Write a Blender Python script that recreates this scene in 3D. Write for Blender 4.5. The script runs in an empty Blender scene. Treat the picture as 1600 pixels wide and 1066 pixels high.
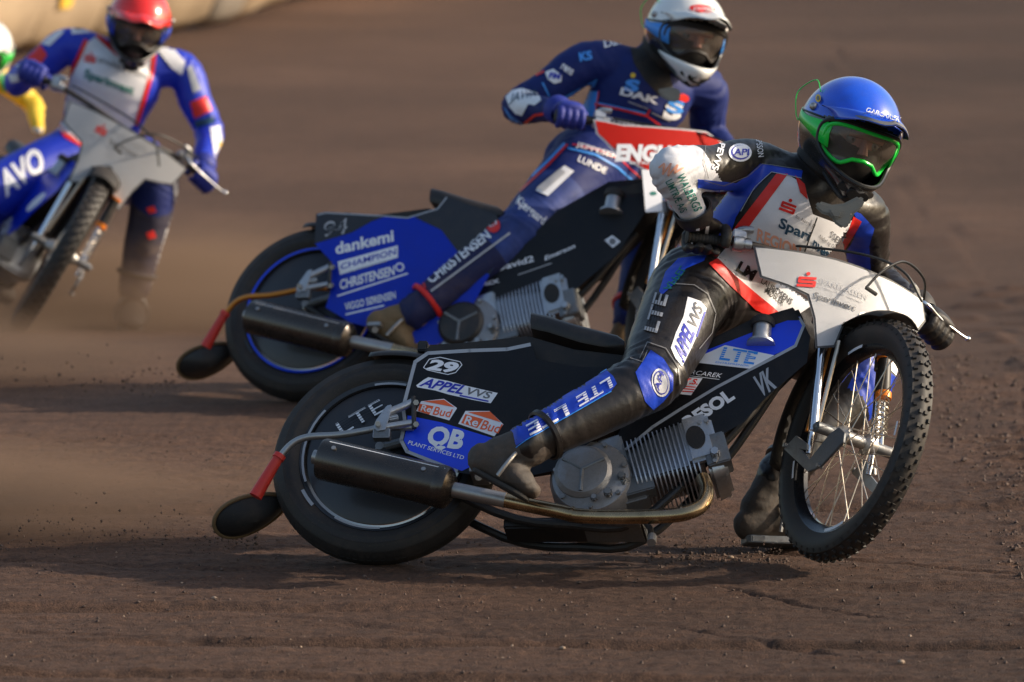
import bpy, bmesh, math, random
import numpy as np
from mathutils import Vector, Matrix, noise
from mathutils.bvhtree import BVHTree
random.seed(7); rng = np.random.default_rng(7)
SC = bpy.context.scene
COL = SC.collection
# ------------------------------------------------------------------ camera, light, exposure
CAM_H = 2.67; PITCH = math.radians(5.85); FPX = 10600.0; CX, CY = 800.0, 533.0
cd = bpy.data.cameras.new('camera'); cam = bpy.data.objects.new('camera', cd); COL.objects.link(cam)
cam.location = (0, 0, CAM_H); cam.rotation_euler = (math.pi/2 - PITCH, 0, 0)
cd.sensor_width = 36; cd.lens = 36*FPX/1600; cd.clip_start = 0.5; cd.clip_end = 900
cd.dof.use_dof = True; cd.dof.focus_distance = 19.75; cd.dof.aperture_fstop = 4.6
SC.camera = cam
SUN_AZ = math.radians(4); SUN_EL = math.radians(24)      # azimuth: from the right of the picture, slightly behind
w = bpy.data.worlds.new("World"); SC.world = w; w.use_nodes = True
nt = w.node_tree; nt.nodes.clear()
sky = nt.nodes.new('ShaderNodeTexSky'); sky.sky_type = 'NISHITA'; sky.sun_disc = False
sky.sun_elevation = SUN_EL; sky.sun_rotation = math.pi/2 - SUN_AZ
sky.air_density = 1.2; sky.dust_density = 3.0
bg = nt.nodes.new('ShaderNodeBackground'); bg.inputs[1].default_value = 0.15
wo = nt.nodes.new('ShaderNodeOutputWorld')
nt.links.new(sky.outputs[0], bg.inputs[0]); nt.links.new(bg.outputs[0], wo.inputs[0])
sl = bpy.data.lights.new('sun', 'SUN'); sl.energy = 4.2; sl.angle = math.radians(0.9); sl.color = (1.0, 0.86, 0.68)
sun = bpy.data.objects.new('sun', sl); COL.objects.link(sun)
sd = Vector((math.cos(SUN_EL)*math.cos(SUN_AZ), math.cos(SUN_EL)*math.sin(SUN_AZ), math.sin(SUN_EL)))
sun.rotation_euler = sd.to_track_quat('Z', 'Y').to_euler()
SC.view_settings.view_transform = 'Standard'; SC.view_settings.look = 'None'
SC.view_settings.gamma = 1; SC.view_settings.use_curve_mapping = False
SC.view_settings.exposure = 0.28
# ------------------------------------------------------------------ camera maths used to measure the photograph
VF = np.array([0, math.cos(PITCH), -math.sin(PITCH)]); VU = np.array([0, math.sin(PITCH), math.cos(PITCH)])
VR = np.array([1., 0, 0]); VC = np.array([0, 0, CAM_H])
def ray(px, py): return VF + VR*(px-CX)/FPX - VU*(py-CY)/FPX
def U(px, py, D): return VC + ray(px, py)*D          # photo position at distance D (metres along the view axis)
# ------------------------------------------------------------------ materials
MATS = {}
def mat(name, col, rough=.5, metal=0., spec=.5, coat=0., bump=0., bscale=60., var=0., vscale=8., dirt=0., dscale=14.,
        dcol=(.115, .075, .052), sheen=0., alpha=1., trans=0.):
    if name in MATS: return MATS[name]
    m = bpy.data.materials.new(name); m.use_nodes = True; n = m.node_tree; N = n.nodes; L = n.links
    b = N['Principled BSDF']; b.inputs['Base Color'].default_value = (*col, 1)
    b.inputs['Roughness'].default_value = rough; b.inputs['Metallic'].default_value = metal
    b.inputs['Specular IOR Level'].default_value = spec; b.inputs['Coat Weight'].default_value = coat
    b.inputs['Coat Roughness'].default_value = .12; b.inputs['Alpha'].default_value = alpha
    b.inputs['Transmission Weight'].default_value = trans; b.inputs['Sheen Weight'].default_value = sheen
    tc = N.new('ShaderNodeTexCoord')
    src = None
    if var or dirt:
        base = N.new('ShaderNodeRGB'); base.outputs[0].default_value = (*col, 1); src = base.outputs[0]
    if var:
        nz = N.new('ShaderNodeTexNoise'); nz.inputs['Scale'].default_value = vscale; nz.inputs['Detail'].default_value = 5
        L.new(tc.outputs['Object'], nz.inputs['Vector'])
        mr = N.new('ShaderNodeMapRange'); mr.inputs[1].default_value = .3; mr.inputs[2].default_value = .7
        mr.inputs[3].default_value = 1-var; mr.inputs[4].default_value = 1+var
        L.new(nz.outputs[0], mr.inputs[0])
        mx = N.new('ShaderNodeMix'); mx.data_type = 'RGBA'; mx.blend_type = 'MULTIPLY'; mx.inputs[0].default_value = 1
        L.new(src, mx.inputs[6]); L.new(mr.outputs[0], mx.inputs[7]); src = mx.outputs[2]
    if dirt:
        n1 = N.new('ShaderNodeTexNoise'); n1.inputs['Scale'].default_value = dscale; n1.inputs['Detail'].default_value = 8
        n1.inputs['Roughness'].default_value = .68
        L.new(tc.outputs['Object'], n1.inputs['Vector'])
        n2 = N.new('ShaderNodeTexNoise'); n2.inputs['Scale'].default_value = 260; n2.inputs['Detail'].default_value = 2
        L.new(tc.outputs['Object'], n2.inputs['Vector'])
        r1 = N.new('ShaderNodeMapRange'); r1.inputs[1].default_value = .48; r1.inputs[2].default_value = .72
        r1.inputs[3].default_value = dirt*.12; r1.inputs[4].default_value = dirt
        L.new(n1.outputs[0], r1.inputs[0])
        r2 = N.new('ShaderNodeMapRange'); r2.inputs[1].default_value = .62; r2.inputs[2].default_value = .70
        r2.inputs[3].default_value = 0; r2.inputs[4].default_value = min(1, dirt*1.2)
        L.new(n2.outputs[0], r2.inputs[0])
        mxv = N.new('ShaderNodeMath'); mxv.operation = 'MAXIMUM'; L.new(r1.outputs[0], mxv.inputs[0]); L.new(r2.outputs[0], mxv.inputs[1])
        mx = N.new('ShaderNodeMix'); mx.data_type = 'RGBA'; L.new(mxv.outputs[0], mx.inputs[0])
        L.new(src, mx.inputs[6]); mx.inputs[7].default_value = (*dcol, 1); src = mx.outputs[2]
        rr_ = N.new('ShaderNodeMapRange'); rr_.inputs[3].default_value = rough; rr_.inputs[4].default_value = .85
        L.new(mxv.outputs[0], rr_.inputs[0]); L.new(rr_.outputs[0], b.inputs['Roughness'])
        if metal:
            rm = N.new('ShaderNodeMapRange'); rm.inputs[3].default_value = metal; rm.inputs[4].default_value = 0
            L.new(mxv.outputs[0], rm.inputs[0]); L.new(rm.outputs[0], b.inputs['Metallic'])
    if src is not None: L.new(src, b.inputs['Base Color'])
    if bump:
        nb = N.new('ShaderNodeTexNoise'); nb.inputs['Scale'].default_value = bscale; nb.inputs['Detail'].default_value = 4
        L.new(tc.outputs['Object'], nb.inputs['Vector'])
        bp = N.new('ShaderNodeBump'); bp.inputs['Strength'].default_value = bump; bp.inputs['Distance'].default_value = .004
        L.new(nb.outputs[0], bp.inputs['Height']); L.new(bp.outputs[0], b.inputs['Normal'])
    MATS[name] = m; return m
M = dict(
 black_panel=mat('black_panel', (.014, .015, .019), .38, coat=.25, dirt=.22, dscale=7),
 black_plastic=mat('black_plastic', (.012, .012, .013), .45, dirt=.35),
 black_matte=mat('black_matte', (.009, .009, .010), .7, dirt=.3),
 blue_panel=mat('blue_panel', (.006, .055, .80), .35, coat=.3, dirt=.1, dscale=9),
 grey_edge=mat('grey_edge', (.36, .38, .42), .4, dirt=.1),
 white=mat('white_plastic', (.82, .82, .84), .35, coat=.2, dirt=.06),
 white_print=mat('white_print', (.80, .81, .86), .5, dirt=.07, dscale=30),
 grey_print=mat('grey_print', (.42, .42, .44), .5),
 darkgrey_print=mat('darkgrey_print', (.16, .16, .17), .5),
 blue_print=mat('blue_print', (.02, .03, .42), .45),
 lightblue_print=mat('lightblue_print', (.03, .28, .85), .45),
 navy_print=mat('navy_print', (.01, .05, .10), .5),
 green_print=mat('green_print', (.01, .17, .14), .5),
 orange_print=mat('orange_print', (.85, .13, .03), .45),
 orange_faded=mat('orange_faded', (.80, .38, .26), .5),
 red_print=mat('red_print', (.72, .02, .015), .45),
 black_print=mat('black_print', (.012, .012, .014), .5),
 alu=mat('aluminium', (.50, .51, .53), .34, .9, dirt=.3, dscale=22, bump=.15, bscale=90),
 alu_dark=mat('dark_aluminium', (.20, .21, .22), .42, .7, dirt=.5, dscale=18, bump=.2, bscale=70),
 engine_case=mat('engine_casting', (.30, .295, .30), .4, .6, dirt=.4, dscale=16, bump=.3, bscale=80),
 fin=mat('fin_metal', (.55, .57, .63), .36, .8, dirt=.3, dscale=18),
 chrome=mat('chrome', (.78, .80, .84), .12, 1., dirt=.08),
 steel=mat('steel', (.42, .41, .40), .38, .9, dirt=.3),
 pipe=mat('heated_pipe', (.42, .30, .17), .22, 1., dirt=.12, var=.35, vscale=14),
 silencer=mat('silencer_metal', (.085, .075, .068), .24, .85, dirt=.2, dscale=9),
 rubber=mat('tyre_rubber', (.013, .012, .012), .62, dirt=.4, dscale=9, bump=.2, bscale=50),
 rubber_front=mat('front_tyre_rubber', (.016, .015, .015), .6, dirt=.3, dscale=20),
 rim_black=mat('rim_black', (.012, .013, .016), .22, .3, coat=.5, dirt=.08),
 rim_blue=mat('rim_blue', (.01, .06, .75), .25, .2, coat=.5),
 spoke=mat('spoke_metal', (.62, .54, .44), .3, .9),
 red_rubber=mat('red_rubber', (.62, .03, .02), .45, dirt=.2),
 copper=mat('orange_tube', (.55, .20, .03), .3, .6, dirt=.1),
 orange_part=mat('orange_part', (.80, .22, .02), .35, .3),
 leather=mat('black_leather', (.013, .011, .011), .36, dirt=.10, dscale=6, bump=.35, bscale=45),
 leather_blue=mat('blue_leather', (.008, .05, .50), .4, dirt=.08, bump=.25, bscale=45),
 leather_red=mat('red_leather', (.72, .02, .015), .42, dirt=.06, bump=.2),
 leather_white=mat('white_leather', (.74, .74, .78), .45, dirt=.1, dscale=7, bump=.25, bscale=30),
 sleeve_white=mat('white_sleeve', (.66, .67, .72), .5, dirt=.12, dscale=12, bump=.3, bscale=30),
 navy_suit=mat('navy_suit', (.004, .016, .125), .65, spec=.3, dirt=.10, dscale=5, bump=.35, bscale=35),
 sky_trim=mat('sky_blue_trim', (.05, .28, .80), .5),
 royal_suit=mat('royal_blue_suit', (.006, .030, .46), .5, dirt=.08, dscale=5, bump=.35, bscale=35),
 dusty_navy=mat('dusty_navy_suit', (.006, .013, .07), .65, spec=.3, dirt=.5, dscale=7, bump=.35, bscale=35),
 denim=mat('faded_blue_suit', (.022, .045, .19), .6, spec=.3, var=.4, vscale=9, dirt=.15, dscale=7, bump=.35, bscale=35),
 mud_navy=mat('muddy_navy_suit', (.012, .014, .045), .6, dirt=.9, dscale=9, bump=.3),
 boot=mat('dusty_boot', (.05, .042, .036), .7, dirt=.75, dscale=12, bump=.4, bscale=60),
 boot_gold=mat('tan_dusty_boot', (.16, .10, .045), .75, dirt=.7, dscale=14, bump=.4, bscale=60, dcol=(.22, .14, .07)),
 glove=mat('black_glove', (.014, .012, .012), .55, dirt=.2, bump=.4, bscale=80),
 glove_blue=mat('blue_glove', (.006, .02, .25), .6, dirt=.15, bump=.4, bscale=80),
 helmet_blue=mat('helmet_blue', (.008, .095, .72), .2, coat=.8, var=.2, vscale=10, dirt=.10, dscale=30),
 helmet_white=mat('helmet_white', (.80, .80, .78), .2, coat=.8, dirt=.08, dscale=14),
 helmet_red=mat('helmet_red', (.75, .02, .012), .2, coat=.8, dirt=.04),
 helmet_black=mat('helmet_black', (.012, .013, .012), .18, coat=.9, dirt=.15, dscale=10),
 green_frame=mat('green_goggle_frame', (.01, .62, .06), .3, coat=.4),
 skin=mat('skin', (.50, .23, .17), .5),
 eye_dim=mat('eye', (.28, .24, .22), .3),
 cable=mat('cable_black', (.01, .01, .01), .4),
 grip_rubber=mat('grip_rubber', (.02, .02, .02), .7, dirt=.3),
 red_plate=mat('red_plate', (.80, .03, .02), .6, spec=.2, dirt=.04),
 brace=mat('neck_brace_grey', (.22, .21, .19), .35, .3, dirt=.3),
 yellow=mat('yellow_pad', (.80, .52, .03), .55, dirt=.1),
 green_pad=mat('green_pad', (.05, .35, .10), .5),
 stone=mat('pale_stone', (.30, .22, .16), .8, var=.3, vscale=40),
 lens=mat('goggle_lens', (.16, .13, .11), .04, coat=1., alpha=.42),
)
# ------------------------------------------------------------------ object helpers
def link(o, parent=None):
    COL.objects.link(o)
    if parent is not None: o.parent = parent
    return o
def tag(o, label=None, cat=None, group=None, kind=None):
    for k, v in (('label', label), ('category', cat), ('group', group), ('kind', kind)):
        if v: o[k] = v
    return o
def empty(name, matrix, label, cat, group=None):
    o = bpy.data.objects.new(name, None); o.empty_display_size = .1; link(o); o.matrix_world = matrix
    return tag(o, label, cat, group)
def nrm(v):
    v = np.asarray(v, float); return v/max(1e-9, np.linalg.norm(v))
def perp(d):
    a = np.array([0, 0, 1.]) if abs(d[2]) < .9 else np.array([1., 0, 0])
    u = nrm(np.cross(d, a)); return u, np.cross(d, u)
def smooth_path(P, k=6):
    P = [np.asarray(p, float) for p in P]; out = []
    Q = [2*P[0]-P[1]] + P + [2*P[-1]-P[-2]]
    for i in range(1, len(Q)-2):
        for j in range(k):
            t = j/k; a, b, c, d = Q[i-1:i+3]
            out.append(.5*((2*b)+(-a+c)*t+(2*a-5*b+4*c-d)*t*t+(-a+3*b-3*c+d)*t**3))
    out.append(P[-1]); return out
class MB:
    def __init__(s): s.v = []; s.f = []; s.m = []; s.mats = []
    def mi(s, m):
        if m not in s.mats: s.mats.append(m)
        return s.mats.index(m)
    def add(s, V, Fc, m):
        o = len(s.v); s.v += [tuple(map(float, p)) for p in V]; k = s.mi(m)
        for f in Fc: s.f.append([i+o for i in f]); s.m.append(k)
        return s
    def box(s, c, size, m, R=None):
        c = np.asarray(c, float); h = np.asarray(size, float)/2
        V = [np.array([x, y, z])*h for x in (-1, 1) for y in (-1, 1) for z in (-1, 1)]
        if R is not None: V = [np.asarray(R)@v for v in V]
        return s.add([c+v for v in V], [(0, 1, 3, 2), (4, 6, 7, 5), (0, 4, 5, 1), (2, 3, 7, 6), (0, 2, 6, 4), (1, 5, 7, 3)], m)
    def tube(s, P, r, m, n=10, smooth=0, cap=True, rs=None, flat=None):
        if smooth: P = smooth_path(P, smooth)
        P = [np.asarray(p, float) for p in P]; K = len(P)
        if rs is None: rs = [r]*K
        elif len(rs) != K: rs = list(np.interp(np.linspace(0, 1, K), np.linspace(0, 1, len(rs)), rs))
        T = [nrm(P[min(i+1, K-1)]-P[max(i-1, 0)]) for i in range(K)]
        u, _ = perp(T[0]); V = []
        for i in range(K):
            u = nrm(u-T[i]*np.dot(u, T[i])); v = np.cross(T[i], u)
            for j in range(n):
                a = 2*math.pi*j/n; V.append(P[i]+rs[i]*(math.cos(a)*u+math.sin(a)*v))
        Fc = [(i*n+j, i*n+(j+1) % n, (i+1)*n+(j+1) % n, (i+1)*n+j) for i in range(K-1) for j in range(n)]
        if cap: Fc += [tuple(reversed(range(n))), tuple(range((K-1)*n, K*n))]
        return s.add(V, Fc, m)
    def lathe(s, prof, m, c=(0, 0, 0), axis=(0, 1, 0), n=48, closed=True, cap=False):
        """prof: (radius, height along the axis)"""
        c = np.asarray(c, float); ax = nrm(axis); u, v = perp(ax); K = len(prof); V = []
        for (r, h) in prof:
            for j in range(n):
                a = 2*math.pi*j/n; V.append(c+ax*h+r*(math.cos(a)*u+math.sin(a)*v))
        Fc = [(i*n+j, i*n+(j+1) % n, ((i+1) % K)*n+(j+1) % n, ((i+1) % K)*n+j) for i in range(K if closed else K-1) for j in range(n)]
        if cap: Fc += [tuple(reversed(range(n))), tuple(range((K-1)*n, K*n))]
        return s.add(V, Fc, m)
    def prism(s, A, B, m):
        n = len(A)
        return s.add(list(A)+list(B), [tuple(range(n)), tuple(range(2*n-1, n-1, -1))]+[(i, i+n, (i+1) % n+n, (i+1) % n) for i in range(n)], m)
    def ball(s, c, r, m, n=14, R=None):
        c = np.asarray(c, float); r = np.broadcast_to(np.asarray(r, float), (3,)); V = []; k = n
        for i in range(1, k):
            t = math.pi*i/k
            for j in range(2*k):
                a = math.pi*j/k; q = np.array([math.sin(t)*math.cos(a), math.sin(t)*math.sin(a), math.cos(t)])*r
                V.append(c+(np.asarray(R)@q if R is not None else q))
        q0 = np.array([0, 0, 1])*r; q1 = -q0
        if R is not None: q0 = np.asarray(R)@q0; q1 = np.asarray(R)@q1
        V += [c+q0, c+q1]; w2 = 2*k
        Fc = [(i*w2+j, (i+1)*w2+j, (i+1)*w2+(j+1) % w2, i*w2+(j+1) % w2) for i in range(k-2) for j in range(w2)]
        Fc += [(len(V)-2, j, (j+1) % w2) for j in range(w2)] + [(len(V)-1, (k-2)*w2+(j+1) % w2, (k-2)*w2+j) for j in range(w2)]
        return s.add(V, Fc, m)
    def mesh(s, name, bevel=0., ang=35):
        me = bpy.data.meshes.new(name); me.from_pydata(s.v, [], s.f)
        for m in s.mats: me.materials.append(m)
        me.polygons.foreach_set('material_index', s.m)
        bm = bmesh.new(); bm.from_mesh(me)
        bmesh.ops.recalc_face_normals(bm, faces=bm.faces)
        if bevel:
            es = [e for e in bm.edges if len(e.link_faces) == 2 and e.calc_face_angle(0) > math.radians(30)]
            bmesh.ops.bevel(bm, geom=es, offset=bevel, segments=2, affect='EDGES', clamp_overlap=True)
        bm.to_mesh(me); bm.free()
        me.polygons.foreach_set('use_smooth', [True]*len(me.polygons))
        me.set_sharp_from_angle(angle=math.radians(ang))
        me.update(); return me
    def build(s, name, parent=None, bevel=0., ang=35, kind=None, label=None):
        o = bpy.data.objects.new(name, s.mesh(name, bevel, ang)); link(o, parent)
        return tag(o, label, None, None, kind)
# ------------------------------------------------------------------ flat artwork (lettering, stickers) cut fine and laid on a surface
_tc = {}
def text_mesh(st, bold=0.):
    k = (st, bold)
    if k in _tc: return _tc[k]
    cu = bpy.data.curves.new('t', 'FONT'); cu.body = st; cu.size = 1; cu.offset = bold; cu.resolution_u = 3; cu.fill_mode = 'FRONT'
    ob = bpy.data.objects.new('t', cu); me = bpy.data.meshes.new_from_object(ob)
    V = np.array([(v.co.x, v.co.y) for v in me.vertices]); Fc = [tuple(p.vertices) for p in me.polygons]
    bpy.data.objects.remove(ob); bpy.data.meshes.remove(me); bpy.data.curves.remove(cu)
    _tc[k] = (V, Fc); return _tc[k]
CAPH = text_mesh('H')[0][:, 1].max()
def lay(name, elements, mapf, parent, step=8, **kw):
    """pieces that do not touch become objects of their own"""
    def bb(e):
        P = e[1] if e[0] == 'p' else [e[2], e[3], e[4], tuple(np.array(e[4])+np.array(e[3])-np.array(e[2]))]
        g_ = step*.12; return (min(p[0] for p in P)-g_, min(p[1] for p in P)-g_, max(p[0] for p in P)+g_, max(p[1] for p in P)+g_)
    B = [bb(e) for e in elements]; cl_ = list(range(len(B)))
    for i in range(len(B)):
        for j in range(i):
            if B[i][0] <= B[j][2] and B[j][0] <= B[i][2] and B[i][1] <= B[j][3] and B[j][1] <= B[i][3]:
                o_, n_ = cl_[i], cl_[j]; cl_ = [n_ if q == o_ else q for q in cl_]
    r = None
    for k in sorted(set(cl_)): r = lay1(name, [e for e, q in zip(elements, cl_) if q == k], mapf, parent, step, **kw)
    return r
def lay1(name, elements, mapf, parent, step=8, thick=0., layer=.0007, maxjump=.03, smooth=True, kind=None):
    """elements in picture units: ('p',[pts],mat,layer) or ('t',string,start,end,top_left,mat,layer,bold); mapf(x,y,layer)->3D or None"""
    bm = bmesh.new(); mats = []
    for e in elements:
        m = e[2] if e[0] == 'p' else e[5]
        if m not in mats: mats.append(m)
        mi = mats.index(m)
        if e[0] == 'p': V2 = [tuple(p) for p in e[1]]; Fs = [tuple(range(len(V2)))]; lv = e[3] if len(e) > 3 else 0
        else:
            bold = e[7] if len(e) > 7 else .01; lv = e[6] if len(e) > 6 else 1
            V, Fs = text_mesh(e[1], bold)
            x0, x1 = V[:, 0].min(), V[:, 0].max(); p0, p1, p2 = (np.array(q, float) for q in e[2:5])
            V2 = [tuple(p0+(p1-p0)*(a-x0)/(x1-x0)+(p2-p0)*b/CAPH) for a, b in V]
        b2 = bmesh.new(); vs = [b2.verts.new((x, y, 0)) for x, y in V2]
        for f in Fs:
            try: b2.faces.new([vs[i] for i in f])
            except Exception: pass
        xs = [q[0] for q in V2]; ys = [q[1] for q in V2]
        for ax, lo, hi in ((0, min(xs), max(xs)), (1, min(ys), max(ys))):
            c = math.ceil(lo/step)*step
            while c < hi:
                co = [0, 0, 0]; no = [0, 0, 0]; co[ax] = c; no[ax] = 1
                bmesh.ops.bisect_plane(b2, geom=b2.verts[:]+b2.edges[:]+b2.faces[:], plane_co=co, plane_no=no, dist=1e-5)
                c += step
        if e[0] == 'p': bmesh.ops.triangulate(b2, faces=[f for f in b2.faces if len(f.verts) > 4])
        b2.verts.index_update()
        new = {}
        for v in b2.verts:
            q = mapf(v.co.x, v.co.y, lv)
            if q is not None: new[v.index] = bm.verts.new(q)
        for f in b2.faces:
            ids = [v.index for v in f.verts]
            if all(i in new for i in ids):
                pts = [new[i].co for i in ids]
                if max((a-pts[0]).length for a in pts) < maxjump+step*.004:
                    try: nf = bm.faces.new([new[i] for i in ids]); nf.material_index = mi; nf.smooth = smooth
                    except Exception: pass
        b2.free()
    if thick:
        r = bmesh.ops.solidify(bm, geom=bm.faces[:], thickness=thick)
    if not bm.faces: bm.free(); return None
    me = bpy.data.meshes.new(name); bm.to_mesh(me); bm.free()
    for m in mats: me.materials.append(m)
    if thick: me.set_sharp_from_angle(angle=math.radians(40))
    o = bpy.data.objects.new(name, me); link(o, parent)
    return tag(o, None, None, None, kind)
DUST = True
# ------------------------------------------------------------------ ground
def snoise(x, y, s, seed=0):
    """vectorised smooth value noise"""
    x = x*s+seed*17.3; y = y*s+seed*31.7
    xi = np.floor(x).astype(np.int64); yi = np.floor(y).astype(np.int64); fx = x-xi; fy = y-yi
    fx = fx*fx*(3-2*fx); fy = fy*fy*(3-2*fy)
    def h(a, b):
        n = (a*374761393+b*668265263+seed*1442695) & 0xffffffff
        n = ((n ^ (n >> 13))*1274126177) & 0xffffffff
        return ((n ^ (n >> 16)) & 0xffff)/65535.0
    return (h(xi, yi)*(1-fx)+h(xi+1, yi)*fx)*(1-fy)+(h(xi, yi+1)*(1-fx)+h(xi+1, yi+1)*fx)*fy
def gdip(x, y):        # the track falls away a little towards the far riders and rises again to the fence
    t = np.clip((y-25.2)/3.4, 0, 1); s = np.clip((y-31)/9, 0, 1)
    return -.15*t*t*(3-2*t)+.15*s*s*(3-2*s)
def ground_z(x, y):
    x = np.asarray(x, float); y = np.asarray(y, float)
    z = gdip(x, y); far = np.clip((26.5-y)/3, 0.0, 1)
    z = z+.010*(snoise(x*.35, y, 2.2, 1)-.5)+far*.011*(snoise(x*.45, y, 9, 2)-.5)
    rough = np.clip((x-1.35-(y-19.5)*.02)*2.2, 0, 1)
    z = z+far*(  .0075*(snoise(x*.6, y, 26, 3)-.5)*(1+1.6*rough)+.006*(snoise(x, y, 60, 4)-.5)*(1+1.5*rough))
    z = z+rough*.03*np.maximum(snoise(x, y, 7, 5)-.55, 0)*2
    for (y0, sl, wd, dp, x0, x1) in ((18.05, -.035, .035, .018, -1.3, 3), (17.45, -.05, .03, .014, -3, 1.2), (18.75, .02, .05, .015, -3, .2), (19.15, -.02, .045, .012, .6, 3), (20.9, .03, .06, .02, -3, 3)):
        d = (y-(y0+sl*x)+.05*(snoise(x, y*0, 1.7, 9)-.5))/wd
        m = np.clip((x-x0)*2, 0, 1)*np.clip((x1-x)*2, 0, 1)
        z = z-dp*np.exp(-d*d)*m+dp*.6*np.exp(-(d-1.9)**2)*m
    for (ax_, ay_, bx_, by_, wd, dp) in GROOVES:
        L2 = (bx_-ax_)**2+(by_-ay_)**2; t = ((x-ax_)*(bx_-ax_)+(y-ay_)*(by_-ay_))/L2
        px_ = (x-ax_)-t*(bx_-ax_); py_ = (y-ay_)-t*(by_-ay_); dd = (np.sqrt(px_**2+py_**2)+.02*(snoise(x, y, 6, 8)-.5))/wd
        z = z-dp*np.exp(-dd*dd)*np.clip(t*8+.5, 0, 1)*np.clip((1-t)*8+.5, 0, 1)
    return z
def on_ground(px, py):
    p = U(px, py, CAM_H/(-ray(px, py)[2])); return p[0], p[1]
GROOVES = [(*on_ground(p, q), *on_ground(r, s), wd, dp) for p, q, r, s, wd, dp in ((1130, 920, 1380, 968, .012, .014), (1050, 980, 1310, 1024, .014, .013), (20, 985, 330, 1002, .02, .010), (-20, 872, 520, 893, .03, .016), (1180, 860, 1620, 902, .02, .012), (400, 960, 900, 1010, .02, .008))]
def graded(vals):
    out = []
    for (a, b, st) in vals:
        n = max(1, int(round((b-a)/st))); out += list(np.linspace(a, b, n, endpoint=False))
    return np.array(out+[vals[-1][1]])
gx = graded([(-400, -60, 40), (-60, -8, 4), (-8, -2.2, .25), (-2.2, 2.2, .0125), (2.2, 8, .25), (8, 60, 4), (60, 400, 40)])
gy = graded([(-60, 8, 8), (8, 16, .5), (16, 17, .1), (17, 23, .0135), (23, 30, .06), (30, 52, .35), (52, 100, 6), (100, 700, 60)])
X, Y = np.meshgrid(gx, gy); Z = ground_z(X, Y)
nx, ny = len(gx), len(gy)
i, j = np.meshgrid(np.arange(nx-1), np.arange(ny-1)); k0 = (j*nx+i).ravel()
quads = np.stack([k0, k0+1, k0+nx+1, k0+nx], 1)
gm = bpy.data.meshes.new('ground'); gm.vertices.add(nx*ny); gm.vertices.foreach_set('co', np.stack([X, Y, Z], -1).ravel())
gm.loops.add(quads.size); gm.loops.foreach_set('vertex_index', quads.ravel().astype(np.int32))
gm.polygons.add(len(quads)); gm.polygons.foreach_set('loop_start', (np.arange(len(quads))*4).astype(np.int32))
gm.update(calc_edges=True); gm.polygons.foreach_set('use_smooth', [True]*len(quads))
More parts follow.
